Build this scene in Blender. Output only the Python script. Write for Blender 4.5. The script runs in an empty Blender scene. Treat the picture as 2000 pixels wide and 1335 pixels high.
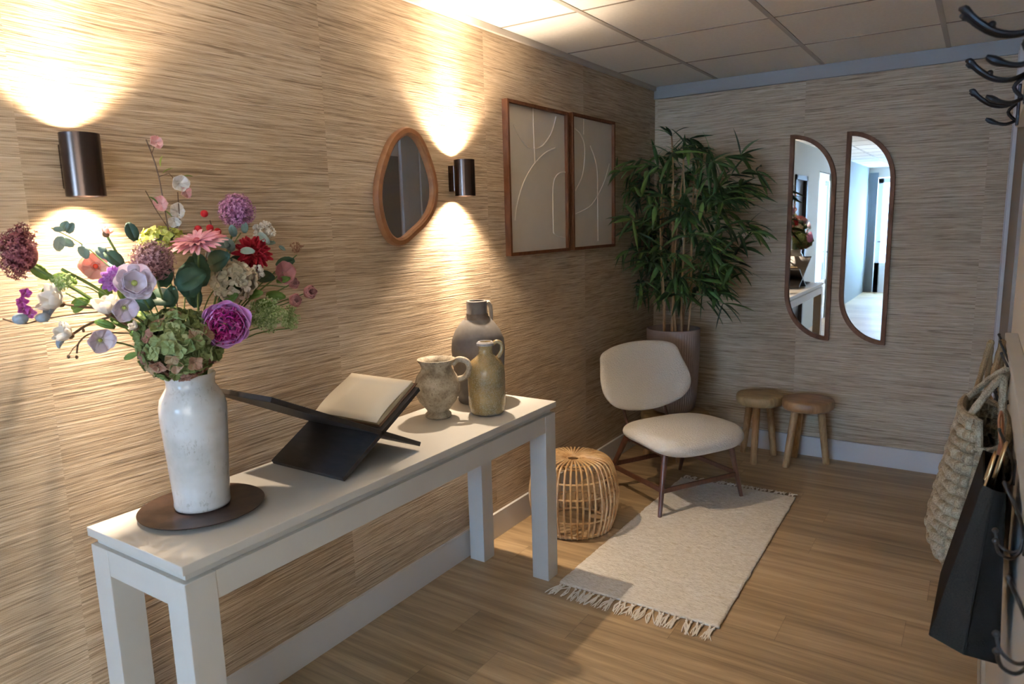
import bpy, bmesh, math, random
import numpy as np
from mathutils import Vector, Matrix, Quaternion, noise as mnoise
S_ = bpy.context.scene
COL = S_.collection
PI = math.pi
rnd = random.Random(7)

# ---------------------------------------------------------------- camera
FPX, PITCH, YAW, ROLL = 1374.86, -0.1665, 0.5882, -0.0265
CAM = Vector((2.0281, 0.0402, 1.6198))
H, LY, WR = 2.553, 5.013, 2.15           # ceiling height, back wall y, right wall x
FW = Vector((-math.sin(YAW)*math.cos(PITCH), math.cos(YAW)*math.cos(PITCH), math.sin(PITCH)))
R0 = FW.cross(Vector((0, 0, 1))).normalized(); U0 = R0.cross(FW)
RX = R0*math.cos(ROLL) + U0*math.sin(ROLL)
UX = -R0*math.sin(ROLL) + U0*math.cos(ROLL)
cam = bpy.data.cameras.new('camera'); camo = bpy.data.objects.new('camera', cam); COL.objects.link(camo)
cam.sensor_width = 36; cam.lens = 36*FPX/2000; cam.clip_start = 0.02
camo.matrix_world = Matrix(((RX.x, UX.x, -FW.x, CAM.x), (RX.y, UX.y, -FW.y, CAM.y), (RX.z, UX.z, -FW.z, CAM.z), (0, 0, 0, 1)))
cam.dof.use_dof = True; cam.dof.focus_distance = 2.9; cam.dof.aperture_fstop = 5.0
S_.camera = camo
S_.view_settings.view_transform = 'Standard'; S_.view_settings.look = 'None'
S_.view_settings.gamma = 1; S_.view_settings.use_curve_mapping = False
S_.view_settings.exposure = 0.40

# ---------------------------------------------------------------- world and daylight
w = bpy.data.worlds.new('world'); S_.world = w; w.use_nodes = True
w.node_tree.nodes['Background'].inputs[0].default_value = (.62, .78, 1, 1)
w.node_tree.nodes['Background'].inputs[1].default_value = 1.0
def area(name, loc, rot, sx, sy, power, colr):
    l = bpy.data.lights.new(name, 'AREA'); l.shape = 'RECTANGLE'; l.size = sx; l.size_y = sy; l.energy = power; l.color = colr
    o = bpy.data.objects.new(name, l); COL.objects.link(o); o.location = loc; o.rotation_euler = rot; return o
DAY = (.34, .60, 1.0)
area('daylight_end_door', (.90, -6.66, 1.3), (PI/2, 0, 0), 1.5, 2.1, 1600, DAY)        # sky behind the glazed end door
area('daylight_side_door', (-.09, -1.7, 1.35), (0, -PI/2, 0), 1.6, 1.0, 14, DAY)      # sky behind the glazed side door
area('added_window_fill', (2.24, -1.65, 1.5), (0, PI/2, 0), 1.4, 2.2, 48, (1.0, .98, .90))   # fill light through an added, unseen window on the right, behind the camera

# ---------------------------------------------------------------- helpers
def P(px, py, ax, v):
    d = FW + RX*((px-1000)/FPX) - UX*((py-667.5)/FPX)
    i = 'xyz'.index(ax)
    return CAM + d*((v-CAM[i])/d[i])
class MB:
    def __init__(s): s.v = []; s.f = []; s.t = []; s.tint = 0.5
    def add(s, vs, fs):
        b = len(s.v)
        s.v += [tuple(x) for x in vs]; s.t += [s.tint]*len(vs)
        s.f += [tuple(b+i for i in f) for f in fs]
        return s
    def box(s, lo, hi, M=None):
        x0, y0, z0 = lo; x1, y1, z1 = hi
        vs = [Vector(p) for p in ((x0,y0,z0),(x1,y0,z0),(x1,y1,z0),(x0,y1,z0),(x0,y0,z1),(x1,y0,z1),(x1,y1,z1),(x0,y1,z1))]
        if M: vs = [M @ p for p in vs]
        return s.add(vs, [(0,3,2,1),(4,5,6,7),(0,1,5,4),(1,2,6,5),(2,3,7,6),(3,0,4,7)])
    def tube(s, pts, r, seg=8, caps=True, close=False):
        pts = [Vector(p) for p in pts]; n = len(pts)
        rs = r if isinstance(r, (list, tuple)) else [r]*n
        vs = []; fs = []; prev = None
        for i, p in enumerate(pts):
            if close: t = pts[(i+1) % n]-pts[i-1]
            else: t = pts[min(i+1, n-1)]-pts[max(i-1, 0)]
            t = t.normalized() if t.length > 1e-9 else Vector((0, 0, 1))
            if prev is None:
                a = t.orthogonal().normalized()
            else:
                a = prev - t*prev.dot(t); a = a.normalized() if a.length > 1e-6 else t.orthogonal().normalized()
            prev = a; b = t.cross(a)
            for k in range(seg):
                q = 2*PI*k/seg
                vs.append(p + (a*math.cos(q)+b*math.sin(q))*rs[i])
        m = n if close else n-1
        for i in range(m):
            j = (i+1) % n
            for k in range(seg):
                fs.append((i*seg+k, i*seg+(k+1) % seg, j*seg+(k+1) % seg, j*seg+k))
        if caps and not close:
            fs.append(tuple(reversed(range(seg)))); fs.append(tuple((n-1)*seg+k for k in range(seg)))
        return s.add(vs, fs)
    def lathe(s, prof, seg=48, c=(0, 0, 0), close=False):
        vs = []; fs = []; n = len(prof)
        for r, z in prof:
            for k in range(seg):
                q = 2*PI*k/seg
                vs.append((c[0]+max(r, 1e-4)*math.cos(q), c[1]+max(r, 1e-4)*math.sin(q), c[2]+z))
        for i in range(n if close else n-1):
            j = (i+1) % n
            for k in range(seg):
                fs.append((i*seg+k, i*seg+(k+1) % seg, j*seg+(k+1) % seg, j*seg+k))
        if not close:
            if prof[0][0] > 1e-3: fs.append(tuple(reversed(range(seg))))
            if prof[-1][0] > 1e-3: fs.append(tuple((n-1)*seg+k for k in range(seg)))
        return s.add(vs, fs)
    def ball(s, c, r, seg=10, rings=6, sc=(1, 1, 1)):
        vs = []; fs = []
        for i in range(rings+1):
            th = PI*i/rings
            for k in range(seg):
                q = 2*PI*k/seg
                vs.append((c[0]+r*sc[0]*math.sin(th)*math.cos(q), c[1]+r*sc[1]*math.sin(th)*math.sin(q), c[2]-r*sc[2]*math.cos(th)))
        for i in range(rings):
            for k in range(seg):
                fs.append((i*seg+k, i*seg+(k+1) % seg, (i+1)*seg+(k+1) % seg, (i+1)*seg+k))
        return s.add(vs, fs)
    def grid(s, rows):
        nv = len(rows); nu = len(rows[0])
        vs = [p for r in rows for p in r]
        fs = [(j*nu+i, j*nu+i+1, (j+1)*nu+i+1, (j+1)*nu+i) for j in range(nv-1) for i in range(nu-1)]
        return s.add(vs, fs)
    def prism(s, ring_a, ring_b):
        n = len(ring_a)
        return s.add(list(ring_a)+list(ring_b), [tuple(reversed(range(n))), tuple(range(n, 2*n))]+[(i, (i+1) % n, n+(i+1) % n, n+i) for i in range(n)])
    def build(s, name, m, parent=None, smooth=True, bevel=0, solid=0, sub=0, angle=40):
        off = Vector((0, 0, 0)); q = parent
        while q: off += q.location; q = q.parent
        me = bpy.data.meshes.new(name)
        me.from_pydata([(a-off.x, b-off.y, c-off.z) for a, b, c in s.v], [], s.f)
        at = me.attributes.new('tint', 'FLOAT', 'POINT'); at.data.foreach_set('value', s.t)
        bm = bmesh.new(); bm.from_mesh(me)
        bmesh.ops.remove_doubles(bm, verts=bm.verts, dist=1e-6) if not solid else None
        if not solid: bmesh.ops.recalc_face_normals(bm, faces=bm.faces)
        bm.to_mesh(me); bm.free()
        me.materials.append(m)
        if smooth:
            me.shade_smooth()
            try: me.set_sharp_from_angle(angle=math.radians(angle))
            except Exception: pass
        o = bpy.data.objects.new(name, me); COL.objects.link(o)
        if parent: o.parent = parent
        if solid:
            d = o.modifiers.new('solid', 'SOLIDIFY'); d.thickness = solid; d.offset = 0
        if bevel:
            d = o.modifiers.new('bevel', 'BEVEL'); d.width = bevel; d.segments = 2; d.limit_method = 'ANGLE'
            d.harden_normals = False
        if sub:
            d = o.modifiers.new('sub', 'SUBSURF'); d.levels = sub; d.render_levels = sub
        return o
def tag(o, label=None, cat=None, group=None, kind=None):
    if label: o['label'] = label
    if cat: o['category'] = cat
    if group: o['group'] = group
    if kind: o['kind'] = kind
    return o
def thing(name, loc, label, cat, group=None):
    o = bpy.data.objects.new(name, None); COL.objects.link(o); o.location = loc
    o.empty_display_size = .05
    return tag(o, label, cat, group)
def struct(name, mb, m, parent=None, **k):
    o = mb.build(name, m, parent, **k)
    if not parent: o['kind'] = 'structure'
    return o
def copy_tree(o, parent=None):
    c = o.copy(); COL.objects.link(c); c.parent = parent
    for ch in [x for x in bpy.data.objects if x.parent == o]: copy_tree(ch, c)
    return c
def smooth_path(pts, n=6, close=False):
    pts = [Vector(p) for p in pts]; out = []; N = len(pts)
    segs = N if close else N-1
    for i in range(segs):
        if close: a, b, c, d = pts[i-1], pts[i], pts[(i+1) % N], pts[(i+2) % N]
        else: a, b, c, d = pts[max(i-1, 0)], pts[i], pts[i+1], pts[min(i+2, N-1)]
        for k in range(n):
            t = k/n
            out.append(.5*((2*b)+(c-a)*t+(2*a-5*b+4*c-d)*t*t+(3*b-3*c+d-a)*t**3))
    if not close: out.append(pts[-1])
    return out

# ---------------------------------------------------------------- materials
class NT:
    def __init__(s, name):
        s.m = bpy.data.materials.new(name); s.m.use_nodes = True; s.t = s.m.node_tree; s.b = s.t.nodes['Principled BSDF']
    def n(s, ty, **k):
        x = s.t.nodes.new(ty)
        for a, v in k.items():
            if a.startswith('i_'):
                key = a[2:]; key = int(key) if key.isdigit() else key.replace('_', ' ')
                s.set(x.inputs[key], v)
            else: setattr(x, a, v)
        return x
    def set(s, inp, v):
        if hasattr(v, 'is_output') or isinstance(v, bpy.types.NodeSocket): s.t.links.new(v, inp)
        else: inp.default_value = v
    def P(s, **k):
        for a, v in k.items(): s.set(s.b.inputs[a.replace('_', ' ')], v)
        return s
    def math(s, op, a, b=0.0, c=None):
        x = s.n('ShaderNodeMath', operation=op); s.set(x.inputs[0], a); s.set(x.inputs[1], b)
        if c is not None: s.set(x.inputs[2], c)
        return x.outputs[0]
    def obj(s): return s.n('ShaderNodeTexCoord').outputs['Object']
    def geo(s): return s.n('ShaderNodeNewGeometry').outputs['Position']
    def mapping(s, v, scale=(1, 1, 1), loc=(0, 0, 0)):
        x = s.n('ShaderNodeMapping'); s.set(x.inputs[0], v); s.set(x.inputs['Scale'], scale); s.set(x.inputs['Location'], loc); return x.outputs[0]
    def noise(s, v, scale, detail=4, rough=.55, dist=0):
        x = s.n('ShaderNodeTexNoise'); s.set(x.inputs['Vector'], v); s.set(x.inputs['Scale'], scale)
        x.inputs['Detail'].default_value = detail; x.inputs['Roughness'].default_value = rough; x.inputs['Distortion'].default_value = dist
        return x.outputs[0]
    def ramp(s, f, stops):
        x = s.n('ShaderNodeValToRGB'); s.set(x.inputs[0], f); e = x.color_ramp.elements
        while len(e) < len(stops): e.new(.5)
        for k, (p, c) in enumerate(stops):
            e[k].position = p; e[k].color = (*c, 1) if len(c) == 3 else c
        return x.outputs[0]
    def mix(s, f, a, b, mode='MIX'):
        x = s.n('ShaderNodeMix', data_type='RGBA', blend_type=mode); s.set(x.inputs[0], f)
        s.set(x.inputs[6], a if not isinstance(a, tuple) else (*a, 1)); s.set(x.inputs[7], b if not isinstance(b, tuple) else (*b, 1)); return x.outputs[2]
    def bump(s, h, strength=.5, dist=.002):
        x = s.n('ShaderNodeBump'); s.set(x.inputs['Height'], h); x.inputs['Strength'].default_value = strength; x.inputs['Distance'].default_value = dist
        s.t.links.new(x.outputs[0], s.b.inputs['Normal']); return x
    def tint(s):
        x = s.n('ShaderNodeAttribute'); x.attribute_name = 'tint'; return x.outputs['Fac']
def plain(name, c, rough=.5, metal=0, noise_amt=0, scale=20, bump=0, spec=.5, **k):
    t = NT(name); t.P(Roughness=rough, Metallic=metal, Base_Color=(*c, 1)); t.b.inputs['Specular IOR Level'].default_value = spec
    if noise_amt:
        f = t.noise(t.geo(), scale, 4)
        c2 = tuple(max(0, x*(1-noise_amt)) for x in c); c1 = tuple(min(1, x*(1+noise_amt*.6)) for x in c)
        t.P(Base_Color=t.ramp(f, [(.3, c2), (.7, c1)]))
        if bump: t.bump(f, bump, .002)
    elif bump: t.bump(t.noise(t.geo(), scale, 4), bump, .002)
    return t.m
def wallpaper(axis, name):
    # woven grass paper: long irregular horizontal strands, panels of about 1 m that do not line up
    t = NT(name); sep = t.n('ShaderNodeSeparateXYZ'); t.set(sep.inputs[0], t.geo())
    u = sep.outputs['XY'.index(axis)]; z = sep.outputs[2]
    pan = t.math('FLOOR', t.math('DIVIDE', t.math('ADD', u, .13 if axis == 'Y' else .98), 1.01 if axis == 'Y' else 1.0))
    def vec(us, zs, seed):
        wob = t.noise(t.n('ShaderNodeCombineXYZ', i_0=t.math('MULTIPLY', u, 1.6), i_1=t.math('MULTIPLY', z, 3.0), i_2=t.math('MULTIPLY', pan, 7.3)).outputs[0], 1.0, 2)
        zz = t.math('ADD', z, t.math('MULTIPLY', wob, .03))
        return t.n('ShaderNodeCombineXYZ', i_0=t.math('MULTIPLY', u, us), i_1=t.math('MULTIPLY', zz, zs), i_2=t.math('ADD', t.math('MULTIPLY', pan, 3.7), seed)).outputs[0]
    a = t.noise(vec(3.6, 165, 1), 1, 4, .65)
    b = t.noise(vec(10.0, 520, 5), 1, 2, .5)
    c = t.noise(vec(3.4, 125, 11), 1, 3, .72)
    d = t.noise(vec(.8, 2.0, 17), 1, 2, .5)
    f = t.math('ADD', t.math('MULTIPLY', a, .5), t.math('ADD', t.math('MULTIPLY', b, .3), t.math('MULTIPLY', d, .2)))
    colr = t.ramp(f, [(.37, (.20, .138, .083)), (.45, (.41, .30, .192)), (.53, (.58, .445, .30)), (.63, (.76, .63, .47))])
    dark = t.ramp(c, [(.35, (1, 1, 1)), (.42, (0, 0, 0))])
    colr = t.mix(t.math('MULTIPLY', dark, .75), colr, (.125, .078, .045))
    thr = t.n('ShaderNodeTexWave', wave_type='BANDS', bands_direction='X'); t.set(thr.inputs['Vector'], t.n('ShaderNodeCombineXYZ', i_0=u).outputs[0]); thr.inputs['Scale'].default_value = 60
    colr = t.mix(t.math('MULTIPLY', thr.outputs[1], .07), colr, (.75, .62, .45))
    fr = t.math('FRACT', t.math('DIVIDE', t.math('ADD', u, .13 if axis == 'Y' else .98), 1.01 if axis == 'Y' else 1.0))
    tone = t.n('ShaderNodeTexWhiteNoise', noise_dimensions='1D'); t.set(tone.inputs['W'], pan)
    t.P(Base_Color=t.mix(.16, colr, t.mix(tone.outputs[0], (.40, .27, .16), (.56, .43, .30))), Roughness=.75)
    t.b.inputs['Specular IOR Level'].default_value = .25
    h = t.math('ADD', t.math('MULTIPLY', a, .8), t.math('ADD', t.math('MULTIPLY', b, .3), t.math('MULTIPLY', c, .6)))
    t.bump(h, .85, .009)
    return t.m
def wood(name, c1, c2, scale=14, axis=(1, 1, 10), rough=.45, bump=.15):
    t = NT(name); v = t.mapping(t.geo(), axis)
    f = t.noise(v, scale, 5, .6, .6)
    t.P(Base_Color=t.ramp(f, [(.3, c1), (.7, c2)]), Roughness=rough); t.bump(f, bump, .001); return t.m
def floor_mat():
    t = NT('wood_plank_floor'); sep = t.n('ShaderNodeSeparateXYZ'); t.set(sep.inputs[0], t.geo())
    x, y = sep.outputs[0], sep.outputs[1]
    row = t.math('FLOOR', t.math('DIVIDE', y, .205))
    wn = t.n('ShaderNodeTexWhiteNoise', noise_dimensions='1D'); t.set(wn.inputs['W'], row)
    xs = t.math('DIVIDE', t.math('ADD', x, t.math('MULTIPLY', wn.outputs[0], 1.3)), 1.25)
    pl = t.math('FLOOR', xs); fx = t.math('FRACT', xs); fy = t.math('FRACT', t.math('DIVIDE', y, .205))
    wn2 = t.n('ShaderNodeTexWhiteNoise', noise_dimensions='2D'); t.set(wn2.inputs['Vector'], t.n('ShaderNodeCombineXYZ', i_0=row, i_1=pl).outputs[0])
    k = wn2.outputs[0]
    v = t.n('ShaderNodeCombineXYZ', i_0=t.math('MULTIPLY', x, 1.3), i_1=t.math('MULTIPLY', y, 22), i_2=t.math('MULTIPLY', k, 30)).outputs[0]
    g = t.noise(v, 1, 4, .6, .5)
    v2 = t.n('ShaderNodeCombineXYZ', i_0=t.math('MULTIPLY', x, 5), i_1=t.math('MULTIPLY', y, 130), i_2=t.math('MULTIPLY', k, 11)).outputs[0]
    g2 = t.noise(v2, 1, 3, .6)
    f = t.math('ADD', t.math('MULTIPLY', g, .66), t.math('ADD', t.math('MULTIPLY', g2, .20), t.math('MULTIPLY', k, .14)))
    c = t.ramp(f, [(.33, (.22, .15, .078)), (.46, (.34, .232, .122)), (.56, (.44, .305, .165)), (.70, (.56, .405, .23))])
    gap = t.math('MAXIMUM', t.math('LESS_THAN', fy, .012), t.math('LESS_THAN', fx, .0022))
    c = t.mix(t.math('MULTIPLY', gap, .35), c, (.08, .05, .03))
    t.P(Base_Color=c, Roughness=t.ramp(g2, [(.3, (.40, .40, .40)), (.7, (.52, .52, .52))]))
    t.bump(t.math('SUBTRACT', g2, gap), .12, .001)
    return t.m
def tinted(name, stops, rough=.6, trans=0, noise_mix=.25, scale=60, sss=0):
    # colour by the per-piece tint of petals / leaves / florets, broken up with fine mottling
    t = NT(name); f = t.math('ADD', t.math('MULTIPLY', t.tint(), 1-noise_mix), t.math('MULTIPLY', t.noise(t.geo(), scale, 3), noise_mix))
    c = t.ramp(f, stops); t.P(Base_Color=c, Roughness=rough); t.b.inputs['Specular IOR Level'].default_value = .3
    if trans:
        tr = t.n('ShaderNodeBsdfTranslucent'); t.set(tr.inputs[0], c)
        mx = t.n('ShaderNodeMixShader'); mx.inputs[0].default_value = trans
        t.t.links.new(t.b.outputs[0], mx.inputs[1]); t.t.links.new(tr.outputs[0], mx.inputs[2])
        t.t.links.new(mx.outputs[0], t.t.nodes['Material Output'].inputs[0])
    return t.m
def emit(name, c, s):
    t = NT(name); t.P(Base_Color=(*c, 1), Emission_Color=(*c, 1), Emission_Strength=s); return t.m

M = {}
M['wall_l'] = wallpaper('Y', 'grasscloth_side'); M['wall_b'] = wallpaper('X', 'grasscloth_back')
M['floor'] = floor_mat()
M['white_paint'] = plain('white_satin_paint', (.55, .54, .505), .42, noise_amt=.03, scale=8)
M['skirting'] = plain('skirting_paint', (.62, .60, .58), .45)
M['ceil'] = plain('ceiling_tile', (.90, .865, .79), .9, noise_amt=.04, scale=60, bump=.1)
M['ceil_bar'] = plain('ceiling_bar', (.50, .455, .40), .5)
M['gap'] = plain('tile_gap_shadow', (.28, .24, .19), .8)  # dark colour paints the shadow in the gaps between tiles
M['beige_wall'] = plain('beige_wall_paint', (.66, .62, .55), .75)
M['hall_wall'] = plain('hall_wall_paint', (.25, .265, .25), .75)
M['greige'] = plain('greige_paint', (.30, .27, .24), .6)
M['grey_trim'] = plain('grey_trim_paint', (.30, .285, .265), .5)
M['casing'] = plain('pale_casing', (.55, .53, .51), .5)
M['taupe'] = plain('taupe_paint', (.23, .195, .155), .6)
M['door_white'] = plain('door_white', (.82, .86, .9), .35)
M['glass'] = None
t = NT('glass'); t.P(Base_Color=(1, 1, 1, 1), Roughness=0.0, Transmission_Weight=1.0, IOR=1.05); M['glass'] = t.m
t = NT('mirror'); t.P(Base_Color=(.86, .87, .88, 1), Roughness=.01, Metallic=1.0)
M['mirror'] = t.m
M['bronze'] = plain('brushed_bronze', (.115, .075, .055), .28, 1.0)
t = NT('brushed_bronze_side'); v = t.mapping(t.geo(), (60, 60, .5)); t.P(Base_Color=(.085, .058, .047, 1), Metallic=1.0, Roughness=.26); t.bump(t.noise(v, 10, 2), .08, .0005); M['bronze'] = t.m
M['black_metal'] = plain('black_metal', (.012, .012, .013), .38, .6)
M['wire'] = plain('dark_wire', (.06, .055, .05), .4, .8)
M['walnut'] = wood('walnut_frame', (.085, .032, .014), (.17, .070, .032), 9, (3, 3, 1), .7)
M['walnut'].node_tree.nodes['Principled BSDF'].inputs['Specular IOR Level'].default_value = .15
M['oak_warm'] = wood('warm_oak_frame', (.20, .080, .028), (.31, .135, .052), 9, (2, 2, 2), .4)
M['walnut_leg'] = wood('dark_walnut', (.060, .022, .012), (.13, .050, .026), 12, (6, 6, 1), .35)
M['teak'] = wood('teak', (.26, .135, .05), (.48, .28, .12), 10, (6, 6, 1), .55)
M['teak_top'] = wood('teak_top', (.25, .15, .06), (.46, .29, .12), 7, (1, 7, 1), .55)
M['teak_dark'] = wood('teak_top_reddish', (.21, .095, .034), (.40, .20, .08), 7, (1, 7, 1), .45)
M['art_panel'] = plain('art_panel', (.55, .50, .42), .8, noise_amt=.03, scale=10, bump=.05)
M['art_relief'] = plain('art_relief', (.60, .55, .465), .7)
M['paper'] = plain('cream_paper', (.72, .66, .55), .8)
M['page_edge'] = plain('page_edge', (.50, .40, .24), .8)
M['leather_brown'] = plain('brown_cover', (.12, .065, .035), .5)
M['black_wood'] = wood('black_stained_wood', (.014, .012, .012), (.032, .027, .025), 12, (1, 1, 8), .45)
M['black_felt_shaded'] = plain('black_felt_shaded', (.010, .0070, .0048), .95, noise_amt=.5, scale=400, bump=.3, spec=.04)  # darker felt copy, shade of the bag's right half painted in
M['black_felt_lit'] = plain('black_felt_lit', (.020, .014, .0095), .95, noise_amt=.5, scale=400, bump=.3, spec=.05)  # paler copy of the same felt, paints the bag's lit half
M['cognac'] = plain('cognac_leather', (.30, .10, .03), .45, noise_amt=.2, scale=30)
M['brass'] = plain('brass', (.55, .36, .17), .28, 1.0)
M['jute'] = plain('jute_rope', (.32, .20, .085), .85, noise_amt=.45, scale=260, bump=.8)
# seagrass
t = NT('seagrass'); n1 = t.noise(t.mapping(t.geo(), (1, 1, 1)), 300, 3); n2 = t.noise(t.geo(), 25, 3)
t.P(Base_Color=t.ramp(t.math('ADD', t.math('MULTIPLY', n1, .6), t.math('MULTIPLY', n2, .4)), [(.33, (.12, .088, .050)), (.5, (.30, .235, .145)), (.66, (.47, .385, .255))]), Roughness=.85); t.bump(n1, .7, .002); M['seagrass'] = t.m
# rattan
t = NT('rattan'); n1 = t.noise(t.geo(), 22, 4)
t.P(Base_Color=t.ramp(n1, [(.3, (.42, .235, .095)), (.55, (.60, .39, .19)), (.75, (.72, .51, .28))]), Roughness=.42); M['rattan'] = t.m
# boucle
def boucle(name, c):
    t = NT(name); v = t.n('ShaderNodeTexVoronoi'); t.set(v.inputs['Vector'], t.geo()); v.inputs['Scale'].default_value = 120
    n2 = t.noise(t.geo(), 110, 4, .7)
    t.P(Base_Color=t.mix(t.math('MULTIPLY', n2, .4), c, tuple(x*.72 for x in c)), Roughness=.95, Sheen_Weight=.3)
    t.b.inputs['Specular IOR Level'].default_value = .1
    t.bump(t.math('SUBTRACT', n2, t.math('MULTIPLY', v.outputs['Distance'], .4)), 1.0, .006); return t.m
M['boucle'] = boucle('cream_boucle', (.74, .69, .60))
t = NT('rug_wool'); sp = t.mapping(t.geo(), (1, 3.0, 1)); n1 = t.noise(sp, 55, 4, .7); n2 = t.noise(t.geo(), 5, 3)
n3 = t.noise(t.mapping(t.geo(), (.35, 1, 1)), 38, 2)
c = t.ramp(n1, [(.3, (.56, .50, .40)), (.5, (.76, .71, .62)), (.75, (.86, .82, .75))]); c = t.mix(t.ramp(n3, [(.64, (0, 0, 0)), (.74, (.35, .35, .35))]), c, (.48, .37, .22))
t.P(Base_Color=c, Roughness=.95); t.b.inputs['Specular IOR Level'].default_value = .1; t.bump(n1, .9, .006); M['rug'] = t.m
M['fringe'] = plain('rug_fringe', (.78, .72, .62), .9)
# ceramics
t = NT('white_crackle_glaze'); n1 = t.noise(t.geo(), 7, 4); n2 = t.noise(t.mapping(t.geo(), (1, 1, .5)), 95, 3, .7)
c = t.ramp(n1, [(.35, (.43, .42, .39)), (.6, (.58, .58, .57))]); c = t.mix(t.math('MULTIPLY', t.math('MULTIPLY', t.ramp(n2, [(.36, (1, 1, 1)), (.46, (0, 0, 0))]), t.ramp(t.noise(t.geo(), 11, 3), [(.50, (0, 0, 0)), (.66, (1, 1, 1))])), .5), c, (.22, .19, .14))
t.P(Base_Color=c, Roughness=.16); t.bump(t.noise(t.geo(), 18, 3), .25, .004); M['vase'] = t.m
t = NT('stone_pitcher'); n1 = t.noise(t.geo(), 22, 5, .65); n2 = t.noise(t.geo(), 130, 3, .7)
t.P(Base_Color=t.mix(t.ramp(n2, [(.34, (.7, .7, .7)), (.44, (0, 0, 0))]), t.ramp(n1, [(.32, (.20, .165, .115)), (.5, (.40, .34, .25)), (.68, (.53, .47, .37))]), (.13, .10, .065)), Roughness=.6); t.bump(n1, .4, .004); M['stone'] = t.m
t = NT('grey_clay'); n1 = t.noise(t.geo(), 12, 5, .6)
t.P(Base_Color=t.ramp(n1, [(.3, (.085, .078, .072)), (.7, (.16, .145, .132))]), Roughness=.62); t.bump(n1, .2, .002); M['clay'] = t.m
M['clay_band'] = plain('brown_collar', (.13, .10, .075), .7, noise_amt=.3, scale=60)
t = NT('ochre_speckle_glaze'); n1 = t.noise(t.mapping(t.geo(), (1, 1, .6)), 330, 2, .6); sep = t.n('ShaderNodeSeparateXYZ'); t.set(sep.inputs[0], t.geo()); n3 = t.noise(t.geo(), 14, 3)
zf = t.math('ADD', sep.outputs[2], t.math('MULTIPLY', n3, .05))
base = t.ramp(n3, [(.35, (.20, .145, .06)), (.65, (.34, .22, .075))])
c = t.mix(t.ramp(n1, [(.48, (0, 0, 0)), (.66, (.55, .55, .55))]), base, (.46, .41, .30))
c = t.mix(t.ramp(t.math('SUBTRACT', zf, .83), [(.030, (1, 1, 1)), (.036, (0, 0, 0))]), c, (.16, .13, .11))
t.P(Base_Color=c, Roughness=.2); t.bump(n1, .25, .0015); M['ochre'] = t.m
M['ochre_rim'] = plain('grey_rim', (.28, .26, .24), .5, noise_amt=.3, scale=80)
t = NT('plate_brown'); n1 = t.noise(t.geo(), 30, 4); t.P(Base_Color=t.ramp(n1, [(.35, (.030, .017, .012)), (.7, (.065, .036, .025))]), Roughness=.42); t.bump(n1, .2, .002); M['plate'] = t.m
M['pot'] = plain('ribbed_taupe_pot', (.27, .20, .165), .75, noise_amt=.08, scale=30)
M['soil'] = plain('soil', (.03, .02, .014), .95, noise_amt=.4, scale=90, bump=1)
M['cane'] = tinted('bamboo_cane', [(.2, (.20, .10, .04)), (.8, (.42, .25, .11))], .45, 0, .7, 25)
M['bamboo_leaf'] = tinted('bamboo_leaf', [(.1, (.014, .034, .012)), (.5, (.050, .105, .030)), (.85, (.20, .31, .075))], .42, .15, .25, 30)
def pt(name, a, b, c, tr=.3, sc=60): M[name] = tinted(name, [(.12, a), (.5, b), (.88, c)], .55, tr, .25, sc)
pt('stem', (.05, .09, .025), (.10, .16, .045), (.20, .26, .08), 0)
pt('bark', (.05, .025, .015), (.10, .055, .03), (.17, .10, .055), 0)
pt('allium_purple', (.22, .07, .15), (.42, .17, .31), (.60, .32, .46), .1, 200)
pt('allium_mauve', (.16, .07, .08), (.32, .17, .18), (.50, .30, .28), .1, 200)
pt('maroon', (.09, .012, .020), (.20, .045, .05), (.34, .12, .10), .1, 200)
pt('gerbera', (.74, .26, .33), (.88, .46, .52), (.96, .68, .70), .3)
pt('gerbera_eye', (.20, .02, .03), (.40, .08, .10), (.5, .2, .15), 0)
pt('peony_out', (.55, .16, .50), (.74, .34, .72), (.86, .55, .86), .3)
pt('peony_in', (.24, .004, .10), (.46, .018, .20), (.76, .20, .46), .2)
pt('dahlia', (.16, .003, .008), (.38, .008, .022), (.60, .04, .06), .2)
pt('hydr_green', (.09, .12, .03), (.22, .28, .10), (.40, .42, .20), .25, 25)
pt('hydr_brown', (.22, .09, .06), (.38, .19, .13), (.42, .32, .18), .25, 25)
pt('hydr_cream', (.44, .38, .26), (.62, .56, .40), (.72, .56, .45), .3)
pt('hydr_lime', (.42, .45, .07), (.60, .64, .16), (.76, .78, .36), .35)
pt('lilac_white', (.62, .50, .66), (.78, .70, .80), (.90, .86, .90), .4)
pt('white_petal', (.66, .62, .55), (.84, .80, .74), (.94, .92, .88), .4)
pt('scabiosa', (.36, .10, .46), (.55, .25, .66), (.72, .46, .80), .3)
pt('coral', (.80, .40, .34), (.90, .60, .54), (.95, .78, .72), .4)
pt('coral_in', (.60, .05, .03), (.75, .10, .06), (.85, .2, .12), .2)
pt('dusty_pink', (.42, .15, .15), (.60, .28, .27), (.74, .44, .42), .3)
pt('blossom_pink', (.80, .38, .38), (.90, .58, .54), (.95, .76, .70), .4)
pt('orchid', (.40, .04, .26), (.58, .12, .42), (.74, .3, .6), .3)
pt('berry', (.32, .004, .008), (.42, .008, .014), (.5, .02, .02), 0)
pt('euca', (.10, .16, .14), (.20, .29, .26), (.34, .42, .38), .15)
pt('dark_leaf', (.012, .035, .022), (.030, .075, .045), (.07, .13, .06), .1)
pt('fresh_leaf', (.06, .12, .02), (.14, .24, .05), (.32, .40, .10), .3)
pt('lace', (.18, .27, .08), (.36, .46, .18), (.56, .62, .34), .2, 120)
pt('yellow_eye', (.25, .30, .06), (.40, .45, .12), (.55, .55, .2), 0)
pt('bud_grey', (.16, .20, .24), (.28, .34, .40), (.42, .48, .54), .1)

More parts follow.
